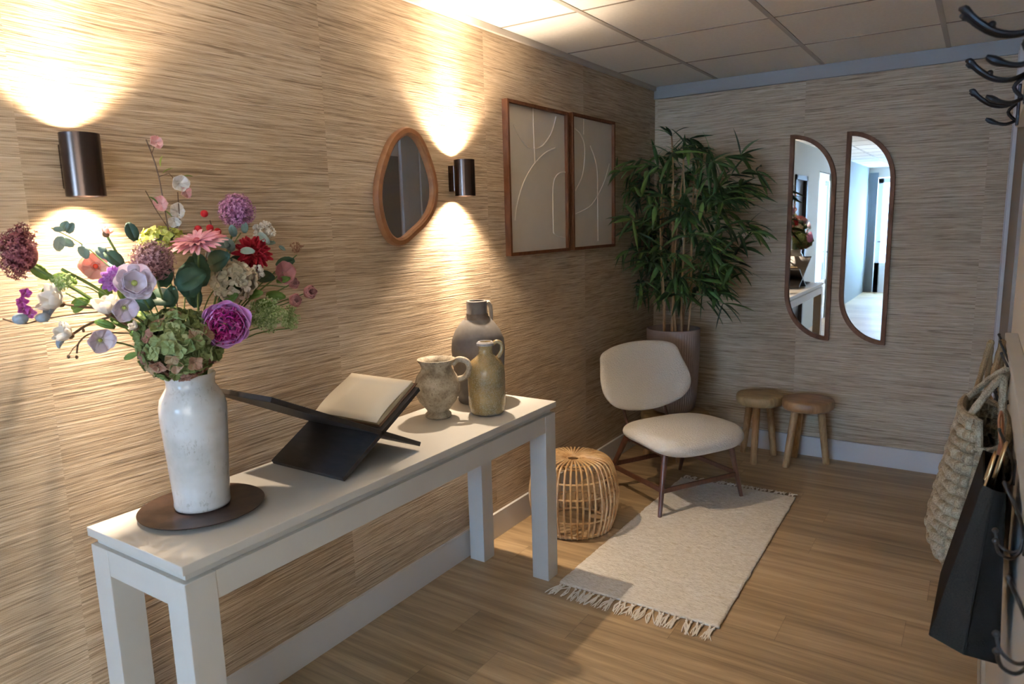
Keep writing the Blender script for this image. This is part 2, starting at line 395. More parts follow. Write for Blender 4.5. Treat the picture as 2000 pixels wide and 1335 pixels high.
# ---------------------------------------------------------------- structure
YB = -6.5
struct('floor', MB().box((-.1, YB-.1, -.06), (WR+.15, LY+.1, 0)), M['floor'], smooth=False)
struct('wall_left', MB().box((-.12, .45, 0), (0, LY+.1, H)), M['wall_l'], smooth=False)
struct('wall_back', MB().box((0, LY, 0), (WR+.12, LY+.12, H)), M['wall_b'], smooth=False)
struct('wall_right', MB().box((WR, -.25, 0), (WR+.12, LY, H)).box((WR, YB, 0), (WR+.12, -.25, .5)).box((WR, YB, 2.2), (WR+.12, -.25, H)).box((WR, YB, .5), (WR+.12, -3.05, 2.2)), M['beige_wall'], smooth=False)
# hall wall continuing behind the camera, painted, with a dark door and a glazed door
struct('wall_hall', MB().box((-.12, .36, 0), (0, .45, H)).box((-.12, -.34, 2.12), (0, .36, H)).box((-.12, -1.2, 0), (0, -.34, H)).box((-.12, -2.2, 2.25), (0, -1.2, H)).box((-.12, YB, 0), (0, -2.2, H)), M['hall_wall'], smooth=False)
struct('wall_end', MB().box((-.1, YB-.12, 0), (.16, YB, H)).box((1.65, YB-.12, 0), (WR+.12, YB, H)).box((.16, YB-.12, 2.35), (1.65, YB, H)), M['beige_wall'], smooth=False)
# ceiling: tiles resting in a bar grid
TX = [0, .446, 1.118, 1.790, WR+.12]; ys = [LY-.638-.672*k for k in range(0, 17)]; ys = [LY] + ys
cm = MB(); x0 = 0
struct('ceiling', MB().box((-.12, YB-.12, H), (WR+.12, LY+.12, H+.06)), M['ceil'], smooth=False)
g = MB()
for x in TX[1:4]: g.box((x-.012, YB, H-.004), (x+.012, LY, H+.004))
gg = MB()
for y in ys[1:]: gg.box((0, y-.006, H-.002), (WR, y+.006, H+.004))
struct('trim_6', gg, M['gap'], smooth=False)  # thin dark strips stand in for the shadow gaps across the ceiling
struct('trim_1', g, M['ceil_bar'], smooth=False)
struct('trim_2', MB().box((.0, LY-.022, H-.085), (WR, LY, H-.002)), M['grey_trim'], smooth=False)       # cornice along the back wall
struct('trim_3', MB().box((.0, .72, H-.03), (.018, LY-.02, H-.002)), M['ceil_bar'], smooth=False)
struct('baseboard_left', MB().box((0, .45, 0), (.016, LY, .135)), M['skirting'], smooth=False, bevel=.002)
struct('baseboard_back', MB().box((.016, LY-.016, 0), (WR-.03, LY, .135)), M['skirting'], smooth=False, bevel=.002)
# right side: door casing by the back corner, dark door leaf, pale panelled dado nearer
dc = MB()
for a, b, x in ((4.62, 4.70, .03), (4.70, 4.86, .018), (4.86, 4.90, .03), (4.90, LY-.002, .024)): dc.box((WR-x, a, 0), (WR, b, H-.09))
struct('trim_4', dc, M['casing'], smooth=False, bevel=.003)
d1 = struct('door_1', MB().box((WR-.012, 3.45, 0), (WR, 4.6, 2.2)), M['taupe'], smooth=False)
dado = MB().box((WR-.015, -.2, 0), (WR, 2.9, 1.10)).box((WR-.03, -.2, 1.10), (WR, 2.9, 1.20)).box((WR-.036, -.2, 1.195), (WR, 2.905, 1.215)).box((WR-.03, -.2, .0), (WR, 2.9, .14)).box((WR-.03, 2.80, .14), (WR, 2.9, 1.1))
struct('trim_5', dado, M['white_paint'], smooth=False, bevel=.003)
# doors behind the camera (seen in the mirrors)
d2 = struct('door_2', MB().box((-.07, -.28, 0), (-.03, .32, 2.08)).box((-.09, .32, 0), (.02, .38, 2.14)).box((-.09, -.34, 0), (.02, -.28, 2.14)).box((-.09, -.34, 2.08), (.02, .38, 2.14)), plain('dark_door', (.025, .024, .027), .4), smooth=False)
MB().tube([(-.03, -.18, 1.02), (.01, -.18, 1.02), (.01, -.06, 1.02)], .008).build('door_handle', M['wire'], d2)
def glazed(name, axis, c, a0, a1, top, flip=1):
    fr = MB()
    def bx(u0, u1, z0, z1, t0, t1):
        return fr.box((u0, c+t0, z0), (u1, c+t1, z1)) if axis == 'y' else fr.box((c+t0, u0, z0), (c+t1, u1, z1))
    wd = .10
    for u0, u1, z0, z1 in ((a0, a0+wd, 0, top), (a1-wd, a1, 0, top), (a0, a1, top-wd, top), (a0, a1, 0, .62)): bx(u0, u1, z0, z1, -.02, .02)
    o = struct(name, fr, M['door_white'], smooth=False, bevel=.003)
    pn = MB()
    n = 3
    for k in range(n):
        z0 = .08+k*.17
        if axis == 'y': pn.box((a0+wd, c+.02*flip, z0), (a1-wd, c+.03*flip, z0+.13))
        else: pn.box((c+.02*flip, a0+wd, z0), (c+.03*flip, a1-wd, z0+.13))
    pn.build('panel', M['door_white'], o, smooth=False)
    gl = MB()
    if axis == 'y': gl.box((a0+wd, c-.004, .62), (a1-wd, c+.004, top-wd))
    else: gl.box((c-.004, a0+wd, .62), (c+.004, a1-wd, top-wd))
    gl.build('pane', M['glass'], o, smooth=False)
    hd = MB()
    p = (a0+.05, c+.05*flip, 1.05) if axis == 'y' else (c+.05*flip, a0+.05, 1.05)
    q = (a0+.17, c+.05*flip, 1.05) if axis == 'y' else (c+.05*flip, a0+.17, 1.05)
    r = (a0+.05, c+.02*flip, 1.05) if axis == 'y' else (c+.02*flip, a0+.05, 1.05)
    hd.tube([r, p, q], .009).build('door_handle', M['wire'], o)
    return o
glazed('door_3', 'y', YB-.05, .17, .91, 2.34); glazed('door_4', 'y', YB-.05, .91, 1.64, 2.34)
glazed('door_5', 'x', -.035, -2.19, -1.21, 2.24)
wf = MB()
for a, b, c_, d_ in ((-3.05, -.25, .5, .58), (-3.05, -.25, 2.12, 2.2), (-3.05, -2.97, .5, 2.2), (-.33, -.25, .5, 2.2), (-1.69, -1.61, .5, 2.2)): wf.box((WR+.02, a, c_), (WR+.07, b, d_))
wo = struct('added_window_1', wf, M['door_white'], smooth=False)  # made-up window, added to let fill light in from the right
MB().box((WR+.04, -2.97, .58), (WR+.046, -.33, 2.12)).build('pane', M['glass'], wo, smooth=False)
# grey curtain beside the end door
cu = []
for j in range(2):
    z = .02 if j == 0 else 2.45
    cu.append([Vector((.015+.16*i/60, YB+.06+.018*math.sin(i*1.1), z)) for i in range(61)])
tag(MB().grid(cu).build('curtain', plain('grey_curtain', (.35, .40, .44), .9), solid=.003), 'grey floor length curtain beside the glazed door at the hall end, seen in the mirror', 'curtain')
MB  # noqa

# ---------------------------------------------------------------- wall sconces
def sconce(y, z0, label):
    x = .078; r = .0465; z1 = z0+.158; zc = (z0+z1)/2
    t = thing('wall_sconce', (0, y, zc), label, 'wall lamp', 'up and down wall lamps')
    MB().lathe([(r, z0), (r, z1), (r-.003, z1), (r-.003, z0)], 40, (x, y, 0), close=True).build('shade', M['bronze'], t)
    MB().box((.0, y-.02, z0+.022), (.034, y+.02, z1-.022)).build('wall_bracket', M['bronze'], t, smooth=False, bevel=.003)
    MB().lathe([(.0, zc-.010), (r-.004, zc-.010), (r-.004, zc+.010), (0, zc+.010)], 30, (x, y, 0)).build('divider', M['black_metal'], t)
    for s in (1, -1):
        zz = zc+s*.033
        b = MB().lathe([(0, -.003), (.026, -.003), (.028, .003), (0, .003)], 24, (x, y, zz)).build('bulb', emit('lamp_glow', (1, .70, .42), 18), t)
        for nm, ang, bl, pw, cc in (('beam', 46, 1.0, 62 if s < 0 else 85, (1, .80, .60)), ('flood', 110, .6, 62 if s < 0 else 44, (1, .79, .58)), ('spill', 165, .5, 16, (1, .78, .56))):
            l = bpy.data.lights.new('sconce_'+nm, 'SPOT'); l.energy = pw*LAMP*((1.45 if s > 0 else 1.0) if y > 2 else (.95 if s > 0 else .62)); l.color = cc; l.spot_size = math.radians(ang); l.spot_blend = bl; l.shadow_soft_size = .016
            o = bpy.data.objects.new('sconce_'+nm, l); COL.objects.link(o); o.parent = t
            o.location = (x, 0, s*.037); o.rotation_euler = (0 if s < 0 else PI, 0, 0)
LAMP = 1.0
def downlight(x, y, pw, label):  # made-up lamps, added behind the camera for ambient light
    t = thing('added_downlight', (x, y, H), label, 'ceiling light', 'added recessed hall downlights')
    MB().lathe([(.040, -.006), (.052, -.006), (.054, 0), (.040, 0)], 32, (x, y, H-.001), close=True).build('trim_ring', M['door_white'], t)
    MB().lathe([(0, -.002), (.039, -.002), (.039, 0), (0, 0)], 24, (x, y, H-.001)).build('bulb', emit('added_downlight_glow', (1, .85, .68), 12), t)
    l = bpy.data.lights.new('added_downlight_beam', 'SPOT'); l.energy = pw; l.color = (1, .84, .66); l.spot_size = math.radians(150); l.spot_blend = .9; l.shadow_soft_size = .03
    o = bpy.data.objects.new('added_downlight_beam', l); COL.objects.link(o); o.parent = t; o.location = (0, 0, -.012)
downlight(1.45, -1.8, 5, 'added round recessed ceiling downlight behind the camera, nearer the table')
downlight(1.45, -5.4, 5, 'added round recessed ceiling downlight furthest down the hall behind the camera')
sconce(.990, 1.718, 'bronze cylinder wall lamp shining on the wall above the flowers')
sconce(2.618, 1.747, 'bronze cylinder wall lamp between the oval mirror and the framed art')

# ---------------------------------------------------------------- oval mirror
def outline_x(pts, x): return [P(a, b, 'x', x) for a, b in pts]
op = smooth_path(outline_x([(800, 248), (819, 259), (835, 286), (851, 333), (857, 372), (852, 408), (836, 438), (813, 461), (794, 477), (776, 479), (759, 465), (746, 435), (738, 392), (740, 349), (751, 306), (765, 273), (782, 254)], .028), 5, True)
cen = sum(op, Vector())/len(op)
def scl(pts, f, x):
    out = []; n_ = len(pts)
    for i, p in enumerate(pts):
        tg = (pts[(i+2) % n_]-pts[i-2]); nm = Vector((0, tg.z, -tg.y)).normalized()
        if nm.dot(cen-p) < 0: nm = -nm
        q = p+nm*f; out.append(Vector((x, q.y, q.z)))
    return out
t = thing('wall_mirror', (0, cen.y, cen.z), 'egg shaped mirror with warm brown wooden frame on the left wall', 'mirror')
rings = [scl(op, -.0, .001), scl(op, -.002, .016), scl(op, .004, .028), scl(op, .022, .030), scl(op, .031, .024), scl(op, .033, .012), scl(op, .034, .002)]
mb = MB(); n = len(op)
mb.add([p for r in rings for p in r], [(i*n+k, i*n+(k+1) % n, ((i+1) % len(rings))*n+(k+1) % n, ((i+1) % len(rings))*n+k) for i in range(len(rings)) for k in range(n)])
mb.build('frame', M['oak_warm'], t)
g_ = scl(op, .030, .012); mb = MB(); ga_ = scl(op, .030, .004); n_m = len(ga_)
mb.add(ga_+g_+[Vector((.004, cen.y, cen.z)), Vector((.012, cen.y, cen.z))], [(2*n_m, (i+1) % n_m, i) for i in range(n_m)]+[(2*n_m+1, n_m+i, n_m+(i+1) % n_m) for i in range(n_m)]+[(i, (i+1) % n_m, n_m+(i+1) % n_m, n_m+i) for i in range(n_m)]); mb.build('mirror_glass', M['mirror'], t, smooth=False)

# ---------------------------------------------------------------- framed relief art
def art(y0, y1, z0, z1, label, strands):
    t = thing('framed_art', (0, (y0+y1)/2, (z0+z1)/2), label, 'picture', 'framed relief panels')
    dpt = .034; w_ = .016
    f = MB(); f.box((0, y0, z0), (dpt, y0+w_, z1)); f.box((0, y1-w_, z0), (dpt, y1, z1)); f.box((0, y0+w_, z0), (dpt, y1-w_, z0+w_)); f.box((0, y0+w_, z1-w_), (dpt, y1-w_, z1))
    f.build('frame', M['walnut'], t, smooth=False, bevel=.001)
    pn = MB().box((.004, y0+w_, z0+w_), (.014, y1-w_, z1-w_)).build('panel', M['art_panel'], t, smooth=False)
    for st in strands:
        pts = smooth_path([P(a, b, 'x', .015) for a, b in st], 6)
        MB().tube([(.015, p.y, p.z) for p in pts], .0035, 6).build('relief_line', M['art_relief'], pn)
art(3.045, 3.665, 1.456, 2.228, 'left framed cream relief panel in walnut frame, nearer the wall lamp', [
    [(1003, 243), (1015, 268), (1030, 286), (1045, 290), (1060, 284), (1077, 260), (1086, 228)], [(1041, 210), (1042, 250), (1044, 300), (1045, 318)],
    [(1084, 289), (1063, 300), (1040, 325), (1022, 358), (1010, 400), (1006, 430)], [(1104, 336), (1090, 340), (1081, 358), (1080, 400), (1081, 455)], [(1082, 455), (1090, 462), (1104, 464)],])
art(3.713, 4.278, 1.456, 2.236, 'right framed cream relief panel in walnut frame, partly behind the bamboo leaves', [
    [(1122, 250), (1134, 262), (1142, 290), (1138, 340), (1124, 372)], [(1153, 285), (1162, 310), (1167, 340), (1167, 384)], [(1190, 320), (1178, 360), (1155, 400), (1124, 418)], [(1140, 232), (1140, 262)], [(1167, 384), (1168, 470)]])

def fan(mb, ra, rb):
    n = len(ra); ca = sum(ra, Vector())/n; cb = sum(rb, Vector())/n
    mb.add(list(ra)+list(rb)+[ca, cb], [(2*n, (i+1) % n, i) for i in range(n)]+[(2*n+1, n+i, n+(i+1) % n) for i in range(n)]+[(i, (i+1) % n, n+(i+1) % n, n+i) for i in range(n)])
# ---------------------------------------------------------------- half-round mirrors on the back wall
def half_mirror(px_l, px_r, py_t, py_b, label):
    a = P(px_l, py_t, 'y', LY-.02); b = P(px_r, py_b, 'y', LY-.02)
    x0, x1, z1, z0 = a.x, b.x, a.z, b.z; wd = x1-x0; rr = wd*.98
    # flat left side up to the top, round upper right corner; flat right side, round lower left corner
    out = [(x0, z0+rr)]
    def arc(cx, cz, a0, a1, n=16): return [(cx+rr*math.cos(q), cz+rr*1.12*math.sin(q)) for q in [a0+(a1-a0)*k/n for k in range(n+1)]]
    out = [(x0, z1)] + arc(x1-rr, z1-rr*1.12, PI/2, 0) + [(x1, z0)] + arc(x0+rr, z0+rr*1.12, -PI/2, -PI)
    pts = [Vector((x, 0, z)) for x, z in out]
    n = len(pts)
    def inset(d):
        res = []
        for i in range(n):
            p0, p1, p2 = pts[i-1], pts[i], pts[(i+1) % n]
            e1 = (p1-p0).normalized() if (p1-p0).length > 1e-7 else None; e2 = (p2-p1).normalized() if (p2-p1).length > 1e-7 else None
            e1 = e1 or e2; e2 = e2 or e1
            n1 = Vector((e1.z, 0, -e1.x)); n2 = Vector((e2.z, 0, -e2.x)); m = (n1+n2)
            m = m.normalized(); k = 1/max(.5, m.dot(n1)); res.append(p1+m*d*k)
        return res
    t = thing('wall_mirror', ((x0+x1)/2, LY, (z0+z1)/2), label, 'mirror', 'half round mirrors on the back wall')
    def at(ps, y): return [Vector((p.x, LY-y, p.z)) for p in ps]
    i0, i1 = pts, inset(.026)
    rings = [at(i0, .001), at(i0, .028), at(i1, .028), at(i1, .001)]
    mb = MB(); mb.add([p for r in rings for p in r], [(i*n+k, i*n+(k+1) % n, ((i+1) % 4)*n+(k+1) % n, ((i+1) % 4)*n+k) for i in range(4) for k in range(n)])
    mb.build('frame', M['walnut'], t, smooth=False)
    mg = MB(); gi = inset(.022); zs = [p.z for p in gi]; za, zb = min(zs)+1e-4, max(zs)-1e-4; rows = []
    for j in range(61):
        z = za+(zb-za)*j/60; xs = []
        for k in range(n):
            p, q = gi[k], gi[(k+1) % n]
            if (p.z-z)*(q.z-z) < 0: xs.append(p.x+(q.x-p.x)*(z-p.z)/(q.z-p.z))
        rows.append([Vector((min(xs)+(max(xs)-min(xs))*k/8, LY-.012, z)) for k in range(9)])
    mg.grid(rows)
    mg.build('mirror_glass', M['mirror'], t, smooth=False, solid=.003)
half_mirror(1544, 1618, 264, 665, 'left of the two half round mirrors, reflecting the flowers and console table')
half_mirror(1655, 1728, 257, 674, 'right of the two half round mirrors, reflecting the blue lit hall and glass door')

# ---------------------------------------------------------------- console table
TZ = .83; TX0, TX1, TY0, TY1 = .030, .484, .905, 2.700
t = thing('console_table', ((TX0+TX1)/2, (TY0+TY1)/2, 0), 'long white console table with square legs against the left wall', 'table')
MB().box((TX0, TY0, TZ-.026), (TX1, TY1, TZ)).build('tabletop', M['white_paint'], t, smooth=False, bevel=.002)
MB().box((TX0+.014, TY0+.018, TZ-.050), (TX1-.022, TY1-.018, TZ-.0262)).build('top_underlay', M['white_paint'], t, smooth=False, bevel=.001)
LT = TZ-.0502; lw = .085
for x in (TX0+.004, TX1-.004-lw):
    for y in (TY0+.004, TY1-.004-lw):
        MB().box((x, y, 0), (x+lw, y+lw, LT)).build('leg', M['white_paint'], t, smooth=False, bevel=.002)
for x in (TX0+.006, TX1-.006-.022):
    MB().box((x, TY0+.004+lw+.0005, LT-.075), (x+.022, TY1-.0045-lw, LT)).build('apron', M['white_paint'], t, smooth=False)
for y in (TY0+.006, TY1-.006-.022):
    MB().box((TX0+.0045+lw, y, LT-.075), (TX1-.0045-lw, y+.022, LT)).build('apron', M['white_paint'], t, smooth=False)

# ---------------------------------------------------------------- plate and vase
VC = (.200, 1.148)
MB_ = MB().lathe([(0, 0), (.10, 0), (.150, .006), (.168, .012), (.170, .0155), (.160, .0145), (.10, .010), (0, .010)], 72, (VC[0]+.006, VC[1]-.006, TZ+.0005))
tag(MB_.build('round_plate', M['plate'], angle=60), 'dark brown round plate under the flower vase', 'plate')
VZ = TZ+.0112
prof = [(0, 0), (.060, 0), (.074, .004), (.0765, .012), (.0755, .025), (.078, .08), (.084, .18), (.089, .265), (.0895, .295), (.084, .322), (.070, .345), (.064, .355), (.064, .372), (.068, .385), (.066, .390), (.060, .384), (.058, .372), (.058, .350), (.080, .315), (.082, .28), (.072, .05), (.05, .012), (0, .012)]
vo = MB().lathe(prof, 64, (VC[0], VC[1], VZ)).build('flower_vase', M['vase'], angle=70)
tag(vo, 'tall white crackle glazed vase holding the bouquet on the brown plate', 'vase')
VT = Vector((VC[0], VC[1], VZ+.385))

# ---------------------------------------------------------------- flowers
def frame_to(d, origin, spin=0):
    q = Vector(d).normalized().to_track_quat('Z', 'Y')
    return Matrix.Translation(Vector(origin)) @ q.to_matrix().to_4x4() @ Matrix.Rotation(spin, 4, 'Z')
def petal(mb, Mx, L, W, a0, a1, r0=0, z0=0, cup=.3, power=.75, nv=5, nu=4, ruff=0, tip=1.0, skew=1.0):
    # starts at radius r0, rises at angle a0 turning to a1
    rows = []; x, z = r0, z0; st = L/nv
    ph = rnd.random()*6
    for j in range(nv+1):
        tt = j/nv; ang = a0+(a1-a0)*tt
        wj = W*(math.sin(PI*min(1, (tt**skew*.90+.06)))**power)*(1 if tt < .7 else 1-(tt-.7)*(1-tip)*2)
        row = []
        for i in range(nu+1):
            s = i/nu*2-1
            nz = cup*wj*s*s
            rf = ruff*math.sin(s*5+ph+tt*3)*tt
            row.append(Mx @ Vector((x-math.sin(ang)*nz, s*wj*.5, z+math.cos(ang)*nz+rf)))
        rows.append(row)
        x += math.cos(ang)*st; z += math.sin(ang)*st
    mb.grid(rows)
def ring(mb, O, n, L, W, a0, a1, r0=0, z0=0, jit=.1, tint=(.2, .8), off=0, **k):
    for i in range(n):
        q = 2*PI*(i+off)/n + rnd.uniform(-jit, jit)
        mb.tint = rnd.uniform(*tint)
        petal(mb, O @ Matrix.Rotation(q, 4, 'Z'), L*rnd.uniform(1-jit, 1+jit), W, a0+rnd.uniform(-jit, jit), a1+rnd.uniform(-jit, jit), r0, z0, **k)
def stem_path(head, d=None, bend=.35, side=0):
    # from inside the vase through its mouth to the flower head
    a = rnd.uniform(0, 2*PI); head = Vector(head)
    hd = Vector((head.x-VT.x, head.y-VT.y, 0)); hl = hd.length
    u = hd/hl if hl > 1e-4 else Vector((1, 0, 0))
    m = VT + u*min(.036, hl*.3) + Vector((math.cos(a), math.sin(a), 0))*.010
    base = Vector((VT.x, VT.y, VZ+.05)) - u*.03 + Vector((math.cos(a), math.sin(a), 0))*.015
    mid = m.lerp(head, .5) + Vector((0, 0, bend*.25*hl + .01))
    return smooth_path([base, m, mid, head], 6)
def F(px, py, x): return P(px, py, 'x', x)
CAMD = None
def toward(p, up=0.2, side=0, wall=0):
    d = (CAM-Vector(p)).normalized(); d = d + Vector((0, 0, up)) + RX*side
    return d.normalized()
def flower(name, p, label, cat='flower', stem='stem', sr=.0025, path=None, group=None, stop=.01, d=None):
    p = Vector(p); head = p - (Vector(d)*stop if d is not None else Vector((0, 0, stop)))
    pts = path or stem_path(head)
    t = thing(name, (pts[0].x, pts[0].y, pts[0].z), label, cat, group)
    s_ = MB(); s_.tint = .5; s_.tube(pts, sr, 6).build('stem', M[stem], t)
    return t
def ballflower(name, p, r, m, label, n=260, stop=.0, sc=(1, 1, 1), dirv=None, half=False, spike=.25, stem='stem', sr=.003):
    t = flower(name, p, label, stem=stem, stop=r*.3, sr=sr)
    mb = MB(); p = Vector(p)
    mb.tint = .15; mb.ball(p, r*.55, 14, 8, sc)
    ga = PI*(3-math.sqrt(5))
    for i in range(n):
        zz = 1-2*(i+.5)/n; rr = math.sqrt(1-zz*zz); d = Vector((rr*math.cos(ga*i), rr*math.sin(ga*i), zz))
        if half and dirv is not None and d.dot(dirv) < -.15: continue
        d = (d+Vector((rnd.uniform(-.1, .1) for _ in range(3)))).normalized()
        Lr = r*rnd.uniform(1-spike, 1.0); q = Vector((d.x*sc[0], d.y*sc[1], d.z*sc[2]))
        mb.tint = .2; tip = p+q*Lr
        mb.tube([p+q*r*.5, tip], .0006, 3, caps=False)
        O = frame_to(q, tip, rnd.random()*6)
        for k in range(5):
            mb.tint = rnd.uniform(.2, .95)
            a = 2*PI*k/5; e = Vector((math.cos(a), math.sin(a), .35)); f = Vector((math.cos(a+.5), math.sin(a+.5), .2)); g2 = Vector((math.cos(a-.5), math.sin(a-.5), .2))
            s_ = r*.13*rnd.uniform(.7, 1.2)
            mb.add([O @ Vector((0, 0, 0)), O @ (g2*s_*.5), O @ (e*s_), O @ (f*s_*.5)], [(0, 1, 2, 3)])
    mb.build('flower_head', M[m], t, smooth=False, solid=.0004)
    return t
def hydrangea(p, r, mats, label, n=110, fl=.2, squash=(1, 1, .85), leaves=True, px=4):
    t = flower('hydrangea', p, label, stop=r*.4, sr=.004)
    mbs = [MB() for _ in mats]; p = Vector(p)
    ga = PI*(3-math.sqrt(5))
    for i in range(n):
        zz = 1-2*(i+.5)/n; rr = math.sqrt(1-zz*zz); d = Vector((rr*math.cos(ga*i), rr*math.sin(ga*i), zz))
        d = (d+Vector((rnd.uniform(-.14, .14) for _ in range(3)))).normalized()
        q = Vector((d.x*squash[0], d.y*squash[1], d.z*squash[2])); c = p+q*r*rnd.uniform(.82, 1.0)
        k = min(len(mats)-1, int(rnd.random()*len(mats))); mb = mbs[k]
        if len(mats) > 1: mb = mbs[1 if rnd.random() < (.55 if d.z < -.3 else .18) else 0]
        O = frame_to(d+Vector((rnd.uniform(-.4, .4) for _ in range(3))), c, rnd.random()*6); tt = rnd.uniform(.1, .9)
        for j in range(px):
            mb.tint = tt+rnd.uniform(-.1, .1)
            petal(mb, O @ Matrix.Rotation(j*2*PI/px, 4, 'Z'), r*fl, r*fl*.95, .15, .65, 0, 0, cup=.28, nv=5, nu=4, power=.5, skew=1.5, ruff=r*.02)
    for k, mb in enumerate(mbs):
        if mb.v: mb.build('florets', M[mats[k]], t, solid=.0005)
    core = MB(); core.tint = .1; core.ball(p, r*.62, 12, 8, squash); core.build('flower_core', M['stem'], t)
    return t
def leaf_mesh(mb, p, d, L, W, up=Vector((0, 0, 1)), bend=-.5, cup=.25, roundness=.75, tint=None, nv=5):
    d = Vector(d).normalized(); side = d.cross(up).normalized() if d.cross(up).length > 1e-3 else d.orthogonal(); nn = side.cross(d)
    mb.tint = rnd.uniform(.1, .9) if tint is None else tint
    Mx = Matrix(((d.x, side.x, nn.x, p[0]), (d.y, side.y, nn.y, p[1]), (d.z, side.z, nn.z, p[2]), (0, 0, 0, 1)))
    petal(mb, Mx, L, W, 0, bend, 0, 0, cup=cup, power=roundness, nv=nv, nu=2)
def cupflower(name, p, r, m, label, d, n=6, open_=.6, eye='yellow_eye', path=None, stem='stem', W=1.1, layers=1, ruff=.0):
    p = Vector(p); t = flower(name, p, label, path=path, stem=stem, d=d, stop=.004)
    O = frame_to(d, p); mb = MB()
    for l in range(layers):
        ring(mb, O, n, r*1.12*(1-.12*l), r*W*1.12, open_*.6+.3*l, open_*.6+1.1*(1-open_)+.3*l, r*.05, 0, jit=.12, off=l*.5, cup=.25, power=.55, ruff=ruff+r*.03, skew=1.7, nv=7, nu=6)
    mb.build('petals', M[m], t, solid=.0006)
    if eye:
        e = MB(); e.tint = .5; c = O @ Vector((0, 0, r*.12)); e.ball(c, r*.17, 10, 6)
        for k in range(18):
            a = 2*PI*k/18; q = O @ Vector((math.cos(a)*r*.26, math.sin(a)*r*.26, r*.16)); e.tint = .8; e.ball(q, r*.03, 5, 3)
        e.build('flower_centre', M[eye], t)
    return t

# alliums
ballflower('allium', F(463, 412, .17), .054, 'allium_purple', 'round purple allium ball at the top of the bouquet', 330)
ballflower('allium', F(297, 508, .25), .056, 'allium_mauve', 'dusty mauve allium ball left of the pink gerbera', 330, spike=.35)
# maroon drooping umbel far left
pm = F(46, 495, .105); um = Vector((-.05, -.75, .30)).normalized()
ballflower('sedum_flower', pm, .066, 'maroon', 'large maroon flower head at the far left of the bouquet', 420, sc=(.75, .85, 1.12), dirv=um, half=True, spike=.3, sr=.005)
# gerbera
pg = F(386, 474, .25); dg = toward(pg, 2.4, -.5)
t = flower('gerbera', pg, 'salmon pink gerbera daisy at the middle top of the bouquet', sr=.003, d=dg)
O = frame_to(dg, pg); mb = MB()
ring(mb, O, 24, .070, .015, .10, -.22, .008, 0, jit=.06, cup=.2, power=.45); ring(mb, O, 22, .058, .013, .35, .0, .006, .002, jit=.07, off=.5, cup=.2, power=.45)
ring(mb, O, 18, .026, .006, .7, .3, .004, .004, jit=.08, cup=.2); mb.build('petals', M['gerbera'], t, solid=.0006)
mb = MB(); mb.tint = .4; mb.ball(O @ Vector((0, 0, .006)), .010, 12, 6); mb.build('flower_centre', M['gerbera_eye'], t)
# peony
pp = F(440, 634, .345); dp = toward(pp, -.05, .1)
t = flower('peony', pp, 'big magenta peony with lilac outer petals at the vase mouth', sr=.004, d=dp, stop=.02)
O = frame_to(dp, pp-dp*.018); mb = MB()
for k, (L, a0, a1, r0_) in enumerate(((.074, .10, 1.50, .006), (.076, -.05, 1.30, .008), (.070, .3, 1.7, .006))):
    ring(mb, O, 6, L, .074, a0, a1, r0_, 0, jit=.10, off=k*.43, cup=.22, power=.45, ruff=.003, skew=1.9, nv=8, nu=6)
mb.build('outer_petals', M['peony_out'], t, solid=.0007)
mb = MB()
for k in range(110):
    zz = rnd.uniform(.15, 1); aa = k*2.4; rr = math.sqrt(1-zz*zz)*.046
    q0 = O @ Vector((rr*math.cos(aa)*.85, rr*math.sin(aa)*.85, .014+zz*.020)); dv = (O.to_3x3() @ Vector((rr*math.cos(aa)*7, rr*math.sin(aa)*7, 1))).normalized()
    Q = frame_to(dv, q0, rnd.random()*6); mb.tint = rnd.uniform(.05, .95)
    petal(mb, Q, .026, .026, 1.3, 2.2, .003, 0, cup=.5, power=.5, nv=5, nu=5, ruff=.005, skew=1.6)
mb.build('inner_petals', M['peony_in'], t, solid=.0006)
# dahlia
pd = F(494, 494, .235); dd = toward(pd, .25, .15)
t = flower('dahlia', pd, 'deep red dahlia on the right behind the cream hydrangea', d=dd)
O = frame_to(dd, pd-dd*.012); mb = MB()
for k, (n_, L, a) in enumerate(((14, .052, -.05), (13, .049, .25), (12, .043, .55), (9, .034, .85), (6, .024, 1.15))):
    ring(mb, O, n_, L, .017, a, a+.2, .004, .002*k, jit=.1, off=k*.5, cup=.6, power=.6)
mb.build('petals', M['dahlia'], t, solid=.0006)
# hydrangeas
hydrangea(F(350, 672, .27), .099, ['hydr_green', 'hydr_brown'], 'green and russet hydrangea spilling over the vase rim', 170, .235, (1.0, 1.0, .92))
hydrangea(F(455, 548, .235), .058, ['hydr_cream'], 'cream hydrangea with small oval petals below the red dahlia', 85, .38, px=3)
hydrangea(F(318, 470, .15), .052, ['hydr_lime'], 'lime green hydrangea behind the mauve allium', 120, .22, (1.2, 1.2, .7))
# anemones
for (a, b, x, r, up, sd, lab) in ((262, 553, .285, .045, .15, .1, 'pale lilac anemone facing the camera left of the mauve allium stem'), (242, 600, .265, .032, -.3, .25, 'pale lilac anemone just below the large one'), (195, 664, .20, .032, -.15, .3, 'pale lilac anemone hanging lowest on the left side')):
    p = F(a, b, x); cupflower('anemone', p, r, 'lilac_white', lab, toward(p, up, sd), 6, .55, W=1.25, layers=2 if r > .04 else 1)
p = F(186, 520, .095); cupflower('anemone', p, .040, 'coral', 'translucent coral anemone under the lit wall lamp', toward(p, .1, .2), 6, .5, 'coral_in', W=1.3)
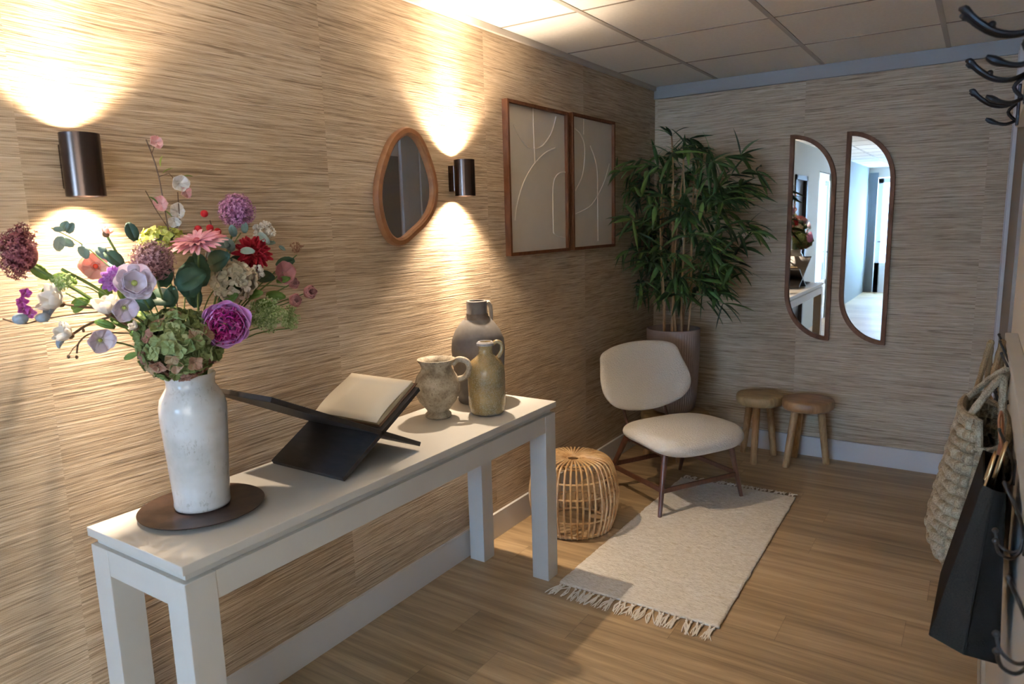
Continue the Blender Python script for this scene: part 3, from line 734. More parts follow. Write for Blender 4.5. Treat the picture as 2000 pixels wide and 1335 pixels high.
# scabiosa
p = F(226, 546, .235); d = toward(p, .2, 0); t = flower('scabiosa', p, 'ruffled lilac scabiosa between the coral and lilac anemones', d=d)
O = frame_to(d, p); mb = MB()
for k, (n_, L, a) in enumerate(((12, .034, .0), (11, .028, .35), (9, .020, .7))): ring(mb, O, n_, L, .018, a, a+.3, .003, .002*k, jit=.15, off=k*.5, cup=.5, power=.45, ruff=.004, nu=5)
mb.build('petals', M['scabiosa'], t, solid=.0006)
mb = MB(); mb.tint = .6
for i in range(40):
    a = i*2.4; rr = .011*math.sqrt(i/40); mb.ball(O @ Vector((rr*math.cos(a), rr*math.sin(a), .012-rr*.3)), .0018, 5, 3)
mb.build('flower_centre', M['bud_grey'], t)
# magnolias on brown branches
def tulip(name, p, r, L, d, m, label, path, base_len=.012, stem='bark', n=6, a0=1.15, sepal=None):
    p = Vector(p); t = flower(name, p, label, path=path, stem=stem, sr=.0035)
    O = frame_to(d, p); mb = MB()
    ring(mb, O, n, L, r*1.5, a0-.75, a0+.55, .003, 0, jit=.07, cup=.4, power=.55)
    ring(mb, O, 3, L*.9, r*1.3, a0-.5, a0+.5, .002, .002, jit=.07, off=.5, cup=.4, power=.55)
    mb.build('petals', M[m], t, solid=.0007)
    c = MB(); c.tint = .6; c.ball(O @ Vector((0, 0, 0)), .009, 10, 6); c.build('calyx', M['bark'], t)
    if sepal:
        s_ = MB(); leaf_mesh(s_, p, sepal, L*.9, r*1.1, roundness=.6, cup=.5); s_.build('sepal', M['bud_grey'], t, solid=.001)
    return t
def br(*pts): return smooth_path([VT.lerp(Vector((VC[0], VC[1], VZ+.05)), .8), VT+Vector((-.005, -.03, .01))]+[F(*q) for q in pts], 5)
tulip('magnolia', F(120, 593, .105), .030, .062, (F(60, 565, .105)-F(120, 593, .105)), 'white_petal', 'large white magnolia at the far left pointing away from the vase', br((300, 640, .19), (220, 606, .16), (170, 600, .12), (120, 593, .105)), sepal=Vector((0, -.8, -.6)))
tulip('magnolia', F(212, 612, .20), .028, .052, (F(195, 560, .21)-F(212, 612, .20)), 'white_petal', 'white magnolia cup standing upright beside the lilac anemones', br((300, 652, .21), (250, 635, .20), (212, 612, .20)))
tulip('magnolia', F(138, 655, .12), .024, .046, (F(95, 638, .12)-F(138, 655, .12)), 'white_petal', 'small white magnolia bud above a blue grey sepal, lower left', br((300, 655, .17), (235, 620, .16), (180, 630, .13), (138, 655, .12)), sepal=F(92, 692, .12)-F(138, 655, .12))
# bare twig with knobs below, tip left
tp = br((295, 660, .16), (230, 650, .155), (180, 650, .15), (155, 668, .15), (150, 690, .15))
t = flower('magnolia_twig', tp[-1], 'bare brown twig with knobby tips hanging at lower left', 'twig', 'bark', .0022, tp)
mb = MB(); mb.tint = .6
for q in ((150, 697), (134, 696), (163, 645)): mb.ball(F(*q, .15), .004, 8, 5, (1, 1, 1.3))
mb.tube([F(155, 668, .15), F(143, 680, .15), F(134, 694, .15)], .0012, 5)
mb.build('bud', M['bark'], t)
# grey green bud sprig, far left edge, with orchids
tp = br((290, 610, .15), (180, 610, .13), (90, 622, .12), (45, 632, .11), (5, 622, .10))
t = flower('orchid_sprig', tp[-1], 'thin sprig with small magenta blooms at the left edge', 'flower', 'bark', .002, tp)
for q in ((50, 572), (43, 590), (60, 612), (46, 603)):
    p = F(*q, .115); mb = MB(); ring(mb, frame_to(toward(p, .1, .3*rnd.uniform(-1, 1)), p), 5, .014, .014, .2, .6, .001, 0, jit=.15, cup=.4, power=.5, nv=3, nu=2); mb.build('bloom', M['orchid'], t, solid=.0005)
mb = MB(); mb.tint = .6; mb.ball(F(40, 622, .11), .014, 12, 8, (1, 1.3, 1)); mb.ball(F(83, 620, .12), .013, 12, 8, (1, 1.3, .9)); mb.build('bud', M['bud_grey'], t)
# ranunculus
for i, (a, b, x, r, lab) in enumerate(((605, 570, .22, .020, 'dusty pink ranunculus furthest right on its own stem'), (576, 586, .25, .018, 'dusty pink ranunculus just above the green lace flower'), (573, 553, .20, .0155, 'smallest dusty pink ranunculus bud behind the other two'))):
    p = F(a, b, x); d = toward(p, .1, .6); t = flower('ranunculus', p, lab, d=d, stop=.012, sr=.002); O = frame_to(d, p-d*r*.8)
    mb = MB()
    for k, rr in enumerate((1.0, .85, .68, .5, .34, .2)): ring(mb, O, 5, r*(2.2-.08*k), r*1.9*rr+.003, .1+.1*k, 2.35-.03*k, r*.15*rr, .0, jit=.05, off=k*.41, cup=.45, power=.4, skew=1.5, nv=8, nu=6, tint=(.1+.1*k, .7))
    mb.build('petals', M['dusty_pink'], t, solid=.0006)
# dusty orchid bloom
p = F(552, 532, .215); cupflower('orchid', p, .036, 'dusty_pink', 'translucent dusty pink bloom right of the cream hydrangea', toward(p, .1, .5), 4, .5, None, W=1.4)
p = F(207, 457, .14); tulip('rose_bud', p, .010, .022, Vector((.15, .2, .6)), 'coral', 'tiny red pink bud above the coral anemone', stem_path(p), stem='stem', n=4)
p = F(265, 640, .25); tulip('white_bud', p, .010, .020, Vector((.1, -.5, .5)), 'white_petal', 'small closed white bud left of the green hydrangea', stem_path(p), stem='stem', n=4)
# blossom branch
tp = smooth_path([VT.lerp(Vector((VC[0], VC[1], VZ+.06)), .8), VT+Vector((.0, -.012, .01)), F(335, 500, .19), F(327, 438, .18), F(310, 345, .17), F(298, 305, .17), F(285, 272, .17)], 5)
t = flower('blossom_branch', tp[-1], 'tall thin dark branch with pink and white blossoms rising over the bouquet', 'branch', 'bark', .0017, tp)
mb = MB(); mb.tint = .4
mb.tube([F(325, 440, .18), F(305, 410, .175), F(284, 372, .17)], .0012, 5); mb.tube([F(296, 300, .17), F(303, 282, .17)], .0010, 5); mb.tube([F(310, 345, .17), F(330, 338, .17), F(345, 355, .175)], .001, 5); mb.tube([F(330, 450, .185), F(352, 440, .185), F(347, 375, .18)], .0012, 5); mb.build('twig', M['bark'], t)
for (a, b, r, m, sd, up) in ((305, 278, .020, 'blossom_pink', .3, .4), (350, 358, .030, 'white_petal', .4, .1), (362, 374, .018, 'blossom_pink', .7, -.2), (316, 398, .024, 'blossom_pink', -.3, .1), (345, 412, .024, 'white_petal', .2, .2), (341, 432, .020, 'white_petal', -.1, -.3)):
    p = F(a, b, .175); mb = MB(); ring(mb, frame_to(toward(p, up, sd), p), 5, r*.95, r*1.15, .2, .8, .001, 0, jit=.16, cup=.3, power=.5, nv=6, nu=5, ruff=.003, skew=1.7); mb.build('blossom', M[m], t, solid=.0005)
mb = MB()
for a, b, c in ((318, 338, (.2, .6, .5)), (314, 325, (.0, .1, 1)), (308, 398, (0, -.5, .6)), (318, 410, (.1, .5, -.3)), (355, 345, (.2, .8, .2))): leaf_mesh(mb, F(a, b, .172), c, .03, .010)
mb.build('leaf', M['fresh_leaf'], t, solid=.0005)
# berries
tp = smooth_path([VT.lerp(Vector((VC[0], VC[1], VZ+.06)), .8), VT, F(400, 520, .19), F(412, 450, .18), F(410, 430, .175)], 5)
t = flower('berry_sprig', tp[-1], 'sprig of round red berries left of the purple allium', 'berries', 'bark', .0015, tp)
for a, b in ((399, 417), (410, 445), (425, 452), (387, 447), (416, 456)):
    mb = MB(); mb.tint = .5; mb.ball(F(a, b, .178), .0105 if a != 416 else .008, 14, 9); mb.build('berry', M['berry'], t)
# eucalyptus
def sprig(name, pts, leaves, m, label, cat='foliage', L=.04, W=.026, round_=.6, stem='stem', sr=.0018):
    tp = smooth_path([VT.lerp(Vector((VC[0], VC[1], VZ+.06)), .8), VT+Vector((rnd.uniform(-.02, .02), rnd.uniform(-.02, .02), 0))]+[F(*q) for q in pts], 5)
    t = flower(name, tp[-1], label, cat, stem, sr, tp)
    for (a, b, x, dx, dz, s_) in leaves:
        p = F(a, b, x); dv = (RX*dx+Vector((0, 0, dz))+(CAM-p).normalized()*rnd.uniform(-.1, .35)); mb = MB()
        leaf_mesh(mb, p, dv, L*s_, W*s_, up=(CAM-p).normalized()+Vector((0, 0, .3)), roundness=round_, bend=rnd.uniform(-.5, .2)); mb.build('leaf', M[m], t, solid=.0007)
    return t
sprig('eucalyptus_sprig', [(440, 560, .20), (450, 490, .19), (470, 455, .19)], [(455, 490, .20, -.3, .6, 1.1), (450, 480, .20, -.6, .2, 1.2), (458, 462, .20, -.2, 1, .9), (478, 455, .20, .1, 1, .8), (430, 500, .2, -.8, .1, 1.0)], 'euca', 'blue grey eucalyptus leaves in front of the purple allium')
sprig('eucalyptus_sprig', [(480, 560, .22), (505, 490, .22), (535, 470, .21)], [(470, 490, .25, 1, 0, 1.1), (505, 455, .22, .8, -.8, 1.1), (520, 475, .21, .9, .1, .7), (545, 480, .21, .5, -.4, .6)], 'euca', 'eucalyptus twig with grey leaves across the red dahlia', W=.020)
sprig('eucalyptus_sprig', [(250, 560, .17), (190, 500, .13), (150, 470, .12), (100, 445, .11)], [(104, 447, .11, .8, -.1, .6), (122, 450, .11, .2, .3, .8), (120, 460, .11, -.4, -1, 1.0), (132, 455, .12, .6, .8, .8), (145, 480, .12, -.7, .3, .9), (158, 478, .12, .3, -1, 1.0), (188, 480, .13, .6, -.8, 1.1), (213, 510, .14, .8, -.3, 1.2)], 'euca', 'long eucalyptus twig reaching left under the wall lamp')
# dark leaves inside
sprig('leafy_stem', [(360, 600, .24), (372, 540, .24)], [(345, 560, .26, .6, .3, 1.5), (370, 580, .26, .1, .9, 1.7), (395, 560, .25, -.2, 1, 1.6), (340, 590, .27, -.6, .2, 1.3), (300, 600, .26, -.8, .3, 1.3), (410, 520, .22, .8, .4, 1.5)], 'dark_leaf', 'dark teal leaves in the middle of the bouquet', L=.055, W=.04)
sprig('leafy_stem', [(440, 600, .22), (500, 560, .21), (560, 560, .2)], [(440, 590, .24, .7, .4, 1.2), (480, 580, .23, .8, .2, 1.3), (520, 575, .22, .8, -.1, 1.3), (540, 550, .21, .8, .2, 1.0), (500, 590, .24, .9, -.2, 1.3), (455, 610, .25, .6, -.2, 1.2)], 'fresh_leaf', 'fresh green leaves under the cream hydrangea on the right', L=.045, W=.022)
sprig('leafy_stem', [(300, 650, .20), (250, 620, .18), (200, 570, .16), (120, 525, .14)], [(290, 660, .22, -.9, .3, 1.2), (260, 640, .20, -.9, .4, 1.3), (225, 640, .19, -.8, .3, 1.1), (300, 630, .22, -.8, .6, 1.2), (130, 560, .14, -.9, .5, 1.0), (170, 590, .16, -.9, -.1, .9), (265, 600, .2, -.6, .8, 1.1), (270, 690, .18, -.8, -.3, .9)], 'fresh_leaf', 'green stem with narrow leaves leading to the maroon head', L=.045, W=.020, sr=.0045)
sprig('leafy_stem', [(330, 660, .2), (300, 590, .2), (260, 500, .17)], [(300, 600, .22, -.5, .8, 1.3), (280, 580, .2, -.8, .5, 1.3), (320, 560, .22, .2, 1, 1.3), (240, 520, .17, -.6, .6, 1.1), (330, 600, .24, .3, 1, 1.2), (265, 470, .17, -.3, .9, 1)], 'dark_leaf', 'dark leaves behind the lilac anemones', L=.05, W=.032)
sprig('leafy_stem', [(300, 640, .19), (230, 600, .13), (170, 560, .10), (100, 560, .09)], [(150, 555, .09, -.8, .3, 1.2), (120, 565, .09, -.9, -.2, 1.1), (175, 585, .10, -.8, -.4, 1.2), (205, 590, .11, .2, .9, 1.1), (215, 560, .10, -.2, 1, 1.2), (95, 545, .09, -.7, .6, 1.0), (240, 585, .13, .3, 1, 1.2)], 'fresh_leaf', 'leafy green twig behind the white magnolias under the wall lamp', L=.055, W=.03)
sprig('leafy_stem', [(400, 600, .19), (440, 540, .17), (480, 500, .16)], [(420, 560, .18, .3, 1, 1.3), (445, 530, .17, .7, .6, 1.3), (400, 540, .17, -.3, 1, 1.3), (470, 520, .16, .9, .1, 1.2), (430, 600, .18, .6, .6, 1.3), (385, 600, .2, -.2, 1, 1.3), (500, 540, .16, .9, -.1, 1.2), (540, 520, .16, .8, .3, 1.1)], 'dark_leaf', 'dark leaves behind the cream hydrangea and red dahlia', L=.055, W=.034)
# green lace flower, right
def lace(p, r, n, m, label, tipr=.0018, name='lace_flower', sc=(1, 1, .9), down=0):
    p = Vector(p); t = flower(name, p, label, stop=.03, sr=.002); mb = MB(); hub = p-Vector((0, 0, .03))
    for i in range(n):
        d = Vector((rnd.gauss(0, 1), rnd.gauss(0, 1), rnd.gauss(0, 1))).normalized()*r*rnd.uniform(.45, 1); c = p+Vector((d.x*sc[0], d.y*sc[1], d.z*sc[2]))
        mb.tint = .3; mb.tube([hub.lerp(c, .35), c], .0006, 3, caps=False)
        for k in range(9):
            e = c+Vector((rnd.uniform(-1, 1) for _ in range(3)))*r*.14; mb.tint = rnd.uniform(.1, .95); mb.ball(e, tipr*rnd.uniform(.7, 1.3), 5, 3)
    mb.build('flower_head', M[m], t, smooth=False); return t
lace(F(520, 615, .275), .062, 150, 'lace', 'airy green lace flower at the lower right of the bouquet', .0024, sc=(1, 1, .8))
lace(F(565, 622, .26), .036, 70, 'lace', 'small green lace cluster drooping at far lower right', .0022, sc=(.8, .8, 1.1))
lace(F(515, 452, .19), .036, 45, 'white_petal', 'small white filler blossoms right of the purple allium', .0034, 'statice')
lace(F(500, 530, .255), .024, 30, 'white_petal', 'small white filler blossoms above the green lace flower', .0036, 'statice')
lace(F(578, 480, .18), .022, 22, 'hydr_brown', 'faint brown seed twig at the right edge of the bouquet', .0014, 'seed_twig')
lace(F(125, 548, .15), .026, 26, 'lace', 'tiny green seed cluster beside the far left magnolia', .0018, 'seed_twig')

# ---------------------------------------------------------------- X book stand with open book
bx0, bx1 = .055, .402
t = thing('book_stand', ((bx0+bx1)/2, 1.68, TZ), 'black folding X shaped book stand on the white console table', 'book stand')
def board(mb, y0, z0, y1, z1, th, x0=bx0, x1=bx1, off=0):
    a = Vector((0, y0, z0)); b = Vector((0, y1, z1)); d = (b-a).normalized(); n_ = Vector((0, -d.z, d.y))
    a = a+n_*off; b = b+n_*off
    q = [a, b, b+n_*th, a+n_*th]
    mb.prism([Vector((x0, p.y, p.z)) for p in q], [Vector((x1, p.y, p.z)) for p in q]); return mb
th = .016
board(MB(), 1.505, TZ+.001, 1.885, 1.044, th).build('front_board', M['black_wood'], t, smooth=False, bevel=.0015)
# second board is split by slots where the two cross
board(MB(), 1.868, TZ+.013, 1.255, 1.145, -th).build('back_board', M['black_wood'], t, smooth=False, bevel=.0015)
tb = thing('open_book', ((bx0+bx1)/2, 1.69, .95), 'open book with blank cream pages lying on the black stand', 'book')
def slab(off, th_, y0f, y1f, side, x0, x1):
    mb = MB()
    if side > 0: a = Vector((0, 1.505, TZ+.001)); b = Vector((0, 1.885, 1.044)); s0 = .215; 
    else: a = Vector((0, 1.868, TZ+.013)); b = Vector((0, 1.255, 1.145)); s0 = .21
    d = (b-a).normalized(); n_ = Vector((0, -d.z, d.y)) if side > 0 else Vector((0, d.z, -d.y))
    if n_.z < 0: n_ = -n_
    p0 = a+d*(s0+y0f)+n_*(off); p1 = a+d*(s0+y1f)+n_*(off)
    q = [p0, p1, p1+n_*th_, p0+n_*th_]
    mb.prism([Vector((x0, p.y, p.z)) for p in q], [Vector((x1, p.y, p.z)) for p in q]); return mb
slab(th+.001, .003, .012, .235, 1, .062, .385).build('cover', M['leather_brown'], tb, smooth=False)
slab(th+.0045, .014, .016, .228, 1, .072, .376).build('page_block', M['page_edge'], tb, smooth=False, bevel=.002)
# gently curved top page
rows = []
a = Vector((0, 1.505, TZ+.001)); b = Vector((0, 1.885, 1.044)); d = (b-a).normalized(); n_ = Vector((0, -d.z, d.y))
for j in range(9):
    s_ = .012+.216*j/8; hgt = th+.0195+.010*math.sin(PI*min(1, j/8*1.15))*(1-j/10)
    rows.append([Vector((.072+.304*i/4, (a+d*(.215+s_)+n_*hgt).y, (a+d*(.215+s_)+n_*hgt).z)) for i in range(5)])
MB().grid(rows).build('page', M['paper'], tb, solid=.0012)
slab(.0015, .003, .02, .47, -1, .062, .385).build('cover', M['leather_brown'], tb, smooth=False)
slab(.005, .006, .03, .225, -1, .072, .376).build('page_block', M['paper'], tb, smooth=False)

# ---------------------------------------------------------------- jugs
def handle(mb, pts, r): mb.tube(smooth_path(pts, 6), r, 10)
HD = RX.copy(); HD.z = 0; HD.normalize()
pc = Vector((.178, 2.245, TZ+.0005))
t = thing('pitcher', pc, 'small round rough stone pitcher with a loop handle', 'pitcher')
prof = [(0, 0), (.050, 0), (.055, .006), (.054, .016), (.044, .026), (.050, .036), (.078, .070), (.095, .110), (.096, .140), (.084, .175), (.067, .200), (.062, .212), (.068, .228), (.078, .240), (.079, .246), (.072, .246), (.058, .228), (.054, .212), (.06, .195), (.085, .14), (.07, .07), (.03, .03), (0, .028)]
MB().lathe(prof, 56, pc).build('body', M['stone'], t, angle=80)
mb = MB(); handle(mb, [pc+HD*.066+Vector((0, 0, .222)), pc+HD*.092+Vector((0, 0, .242)), pc+HD*.126+Vector((0, 0, .232)), pc+HD*.136+Vector((0, 0, .200)), pc+HD*.118+Vector((0, 0, .168)), pc+HD*.088+Vector((0, 0, .158))], .013); mb.build('handle', M['stone'], t)
bc = Vector((.325, 2.392, TZ+.0005))
t = thing('stoneware_bottle', bc, 'speckled ochre glazed bottle with small ring handle, front right of the group', 'bottle')
prof = [(0, 0), (.062, 0), (.070, .006), (.074, .018), (.078, .04), (.079, .17), (.076, .20), (.064, .225), (.042, .243), (.030, .256), (.028, .275), (.030, .288), (.034, .292), (.035, .302), (.030, .306), (.024, .306), (.021, .295), (.021, .25), (.06, .2), (.065, .03), (0, .02)]
MB().lathe(prof, 56, bc).build('body', M['ochre'], t, angle=80)
MB().lathe([(.031, .290), (.0365, .292), (.037, .301), (.031, .3075), (.024, .3075), (.024, .300)], 40, bc).build('rim', M['ochre_rim'], t)
mb = MB(); handle(mb, [bc+HD*.030+Vector((0, 0, .295)), bc+HD*.048+Vector((0, 0, .306)), bc+HD*.066+Vector((0, 0, .296)), bc+HD*.068+Vector((0, 0, .268)), bc+HD*.056+Vector((0, 0, .245)), bc+HD*.050+Vector((0, 0, .238))], .0085); mb.build('handle', M['ochre'], t)
gc = Vector((.172, 2.548, TZ+.0005))
t = thing('clay_bottle', gc, 'tall dark grey clay bottle at the back of the group', 'bottle')
prof = [(0, 0), (.088, 0), (.096, .006), (.102, .04), (.114, .15), (.120, .24), (.116, .285), (.100, .325), (.076, .358), (.054, .380), (.046, .390), (.046, .452), (.044, .456), (.034, .456), (.034, .39), (.10, .30), (.105, .20), (.09, .02), (0, .02)]
MB().lathe(prof, 64, gc).build('body', M['clay'], t, angle=80)
MB().lathe([(.0600, .3735), (.0560, .381), (.049, .390), (.0475, .400), (.0465, .400), (.0465, .386), (.054, .3775)], 48, gc, close=True).build('collar', M['clay_band'], t)
mb = MB(); hb = (HD*.55+Vector((-.5, .75, 0)).normalized()*.6).normalized()
handle(mb, [gc+hb*.046+Vector((0, 0, .43)), gc+hb*.070+Vector((0, 0, .442)), gc+hb*.085+Vector((0, 0, .42)), gc+hb*.088+Vector((0, 0, .38)), gc+hb*.086+Vector((0, 0, .345))], .010); mb.build('handle', plain('pale_handle', (.42, .38, .33), .5), t)

# ---------------------------------------------------------------- rattan pouf
pfc = (.285, 3.215); ph = .39; NC = 44
t = thing('rattan_pouf', (pfc[0], pfc[1], 0), 'round open rattan pouf of bent canes beside the table end', 'pouf')
R1 = .238
def rp(z): return .205+.033*math.sin(PI*min(1, max(0, z/ph)))
path = [(.035, ph-.035), (.055, ph-.010), (.10, ph-.004), (.15, ph-.006), (.185, ph-.018), (.207, ph-.045), (.222, ph-.09), (.234, ph-.15), (.239, ph*.5), (.234, .13), (.222, .07), (.207, .02), (.200, .008)]
cp = smooth_path([(r, 0, z) for r, z in path], 3)
mb = MB(); mb.tube([(pfc[0]+p.x, pfc[1], p.z) for p in cp], .0054, 7)
c0 = mb.build('cane', M['rattan'], t)
c0.location = (0, 0, 0)
me = c0.data
for k in range(NC):
    if k == 0: continue
    c = c0.copy(); COL.objects.link(c); c.parent = t; c.rotation_euler = (0, 0, 2*PI*k/NC + rnd.uniform(-.02, .02))
for r, z, rr in ((.232, .10, .0055), (.236, .225, .0055), (.226, .305, .0055), (.205, .012, .008), (.044, ph-.018, .006), (.150, ph-.018, .006)):
    n = 60; MB().tube([(pfc[0]+(r-.010)*math.cos(2*PI*k/n), pfc[1]+(r-.010)*math.sin(2*PI*k/n), z) for k in range(n)], rr, 7, close=True).build('ring', M['rattan'], t)
for k in range(4):
    ro = MB(); a = PI/4*k*2; ro.tube([(pfc[0]+.19*math.cos(a), pfc[1]+.19*math.sin(a), .02), (pfc[0]+.16*math.cos(a), pfc[1]+.16*math.sin(a), ph-.03)], .009, 8)
    ro.build('inner_post', M['rattan'], t)

# ---------------------------------------------------------------- lounge chair
CC = Vector((.565, 3.915, 0)); CU = Vector((.866, -.5, 0)); CW = Vector((.5, .866, 0))
def cl(u, w_, z): return CC+CU*u+CW*w_+Vector((0, 0, z))
t = thing('lounge_chair', CC, 'low lounge chair with cream boucle seat and back on dark wooden legs', 'chair')
def cushion(name, fn, outline, thick, m, nring=7, puff=1.0):
    # rounded pad: outline in 2D (a,b), layers from bottom rim to top rim
    n = len(outline); mb = MB(); rings = []
    ca = sum(p[0] for p in outline)/n; cb = sum(p[1] for p in outline)/n
    layers = []
    for k in range(nring+1):
        th_ = -PI/2+PI*k/nring
        layers.append((1-.16*(1-math.cos(th_)), math.sin(th_)*.5))
    vs = []
    for s_, h in [(0.001, -.5), (.35, -.5), (.62, -.5)]+layers+[(.62, .56), (.35, .60), (.001, .62)]:
        for a, b in outline:
            aa = ca+(a-ca)*s_; bb = cb+(b-cb)*s_
            vs.append(fn(aa, bb, h*thick))
    L_ = len(layers)+6
    fs = [(i*n+k, i*n+(k+1) % n, (i+1)*n+(k+1) % n, (i+1)*n+k) for i in range(L_-1) for k in range(n)]
    mb.add(vs, fs); return mb.build(name, m, t, sub=1, angle=180)
def superel(a, b, n=40, e=3.2, taper=0, sh=0):
    out = []
    for k in range(n):
        q = 2*PI*k/n; c, s_ = math.cos(q), math.sin(q)
        x = a*math.copysign(abs(c)**(2/e), c); y = b*math.copysign(abs(s_)**(2/e), s_)
        out.append((x, y*(1+taper*x/a)))
    return out
so = [(a+.085, b) for a, b in superel(.285, .315, e=3.4, taper=.06)]
def seatfn(a, b, h):
    # waterfall front, back slightly lower
    z = .385 + .02*math.sin((a+.2)/.57*PI) - .10*max(0, a-.24)**1.2 + .012*(abs(b)/.3)**2*0 + h*(1 if a < .2 else 1.12)
    return cl(a, b, z)
cushion('seat', seatfn, so, .082, M['boucle'])
# backrest outline in (w, height)
bo = []
ctrl = [(-.285, .835), (-.10, .872), (.10, .872), (.262, .842), (.300, .76), (.335, .66), (.325, .575), (.24, .505), (.08, .468), (-.08, .468), (-.24, .505), (-.318, .575), (-.335, .66), (-.315, .76)]
bo = [(p.x, p.y) for p in smooth_path([(a, b, 0) for a, b in ctrl], 3, True)]
def backfn(w_, z, h):
    f = (z-.47)/.40
    u = -.215-.13*f + .045*(w_/.33)**2 - .012*math.sin(PI*f) + h
    return cl(u, w_, z)
cushion('backrest', backfn, bo, .055, M['boucle'])
def leg(a, b, r0, r1): return MB().tube([a, a.lerp(b, .3), a.lerp(b, .6), b], [r0, (r0*2+r1)/3, (r0+r1)/2, r1], 14)
for su, sw in ((1, -1), (1, 1), (-1, -1), (-1, 1)):
    foot = cl(.275*su, .300*sw, 0); top = cl(.235 if su > 0 else -.12, .235*sw, .352)
    leg(foot, top, .011, .019).build('leg', M['walnut_leg'], t)
def atleg(su, sw, z):
    foot = cl(.275*su, .300*sw, 0); top = cl(.235 if su > 0 else -.12, .235*sw, .352); return foot.lerp(top, z/.352)
for (a, b), z in ((((1, -1), (1, 1)), .145), (((1, -1), (-1, -1)), .150), (((1, 1), (-1, 1)), .150), (((-1, -1), (-1, 1)), .165)):
    p, q = atleg(*a, z), atleg(*b, z); d = (q-p).normalized(); s_ = d.cross(Vector((0, 0, 1)))*.007; u_ = Vector((0, 0, .014))
    mb = MB(); mb.prism([p-s_-u_, p+s_-u_, p+s_+u_, p-s_+u_], [q-s_-u_, q+s_-u_, q+s_+u_, q-s_+u_]); mb.build('stretcher', M['walnut_leg'], t, smooth=False, bevel=.003)
mb = MB()
for a, b in ((-.14, .22), (.24, -.22), (.24, .22), (-.14, -.22)): pass
for s_ in (-1, 1): mb.tube([cl(-.14, .22*s_, .338), cl(.25, .235*s_, .338)], .014, 8)
for a in (-.10, .23): mb.tube([cl(a, -.235, .338), cl(a, .235, .338)], .014, 8)
mb.build('seat_frame', M['walnut_leg'], t)
for w_ in (-.155, .155):
    MB().tube(smooth_path([cl(-.10, w_, .34), cl(-.20, w_, .37), cl(-.255, w_, .45), cl(-.29, w_, .58)], 4), .010, 10).build('back_post', M['walnut_leg'], t)

# ---------------------------------------------------------------- round stools
def stool(cx, cy, top, r, label, m, feet, rot=0, th=.065, lr=.022, group='round teak stools by the back wall'):
    t = thing('round_stool', (cx, cy, 0), label, 'stool', group)
    mb = MB(); seg = 56; prof = [(0, top-th), (r*.93, top-th), (r*.985, top-th+.010), (r, top-th*.5), (r*.99, top-.010), (r*.95, top-.001), (r*.5, top+.001), (0, top+.001)]
    mb.lathe(prof, seg, (cx, cy, 0))
    sd = rnd.random()*9
    mb.v = [(cx+(x-cx)*(1+.03*math.sin(2*math.atan2(y-cy, x-cx)+sd)+.015*math.sin(5*math.atan2(y-cy, x-cx)+sd)), cy+(y-cy)*(1+.03*math.sin(2*math.atan2(y-cy, x-cx)+sd)+.015*math.sin(5*math.atan2(y-cy, x-cx)+sd)), z) for x, y, z in mb.v]
    mb.build('seat', m, t, angle=60)
    for fx, fy in feet:
        tx, ty = cx+(fx-cx)*.62, cy+(fy-cy)*.62
        MB().tube([(fx, fy, 0), (fx, fy, .004), ((fx+tx)/2, (fy+ty)/2, (top-th)/2), (tx, ty, top-th+.002)], [lr*.9, lr, lr*1.04, lr*1.08], 16).build('leg', M['teak'], t, angle=50)
    return t
stool(.858, 4.765, .455, .150, 'left of the two wooden stools, paler flat topped seat with a knot', M['teak_top'], [(.86, 4.650), (.93, 4.90), (.73, 4.87)])
stool(1.158, 4.775, .455, .158, 'right of the two wooden stools, redder worn seat', M['teak_dark'], [(1.055, 4.695), (1.27, 4.88), (1.06, 4.93)])
stool(.325, 4.62, .302, .235, 'low wooden stool supporting the bamboo pot behind the chair', M['teak_top'], [(.42, 4.45), (.48, 4.74), (.2, 4.78), (.16, 4.5)], group='low plant stools')

# ---------------------------------------------------------------- potted bamboo
PCx, PCy = .305, 4.62
t = thing('potted_bamboo', (PCx, PCy, .304), 'tall artificial bamboo in a ribbed taupe pot in the back corner', 'plant')
mb = MB(); seg = 240; pr = [(0, 0), (.10, .0), (.132, .012), (.150, .04), (.160, .09), (.168, .2), (.174, .35), (.178, .50), (.180, .572), (.179, .582), (.172, .584), (.168, .578), (.168, .50), (.16, .48), (0, .48)]
vs = []; fs = []
for i, (r, z) in enumerate(pr):
    for k in range(seg):
        q = 2*PI*k/seg; rr = max(r, 1e-4)
        if 2 <= i <= 7: rr += .0016*(1 if (k % 4) < 2 else -1)
        vs.append((PCx+rr*math.cos(q), PCy+rr*math.sin(q), .304+z))
for i in range(len(pr)-1):
    for k in range(seg): fs.append((i*seg+k, i*seg+(k+1) % seg, (i+1)*seg+(k+1) % seg, (i+1)*seg+k))
mb.add(vs, fs); mb.build('pot', M['pot'], t, angle=50)
MB().lathe([(0, .50), (.166, .50), (.166, .505), (0, .515)], 40, (PCx, PCy, .304)).build('soil', M['soil'], t)
random.seed(3)
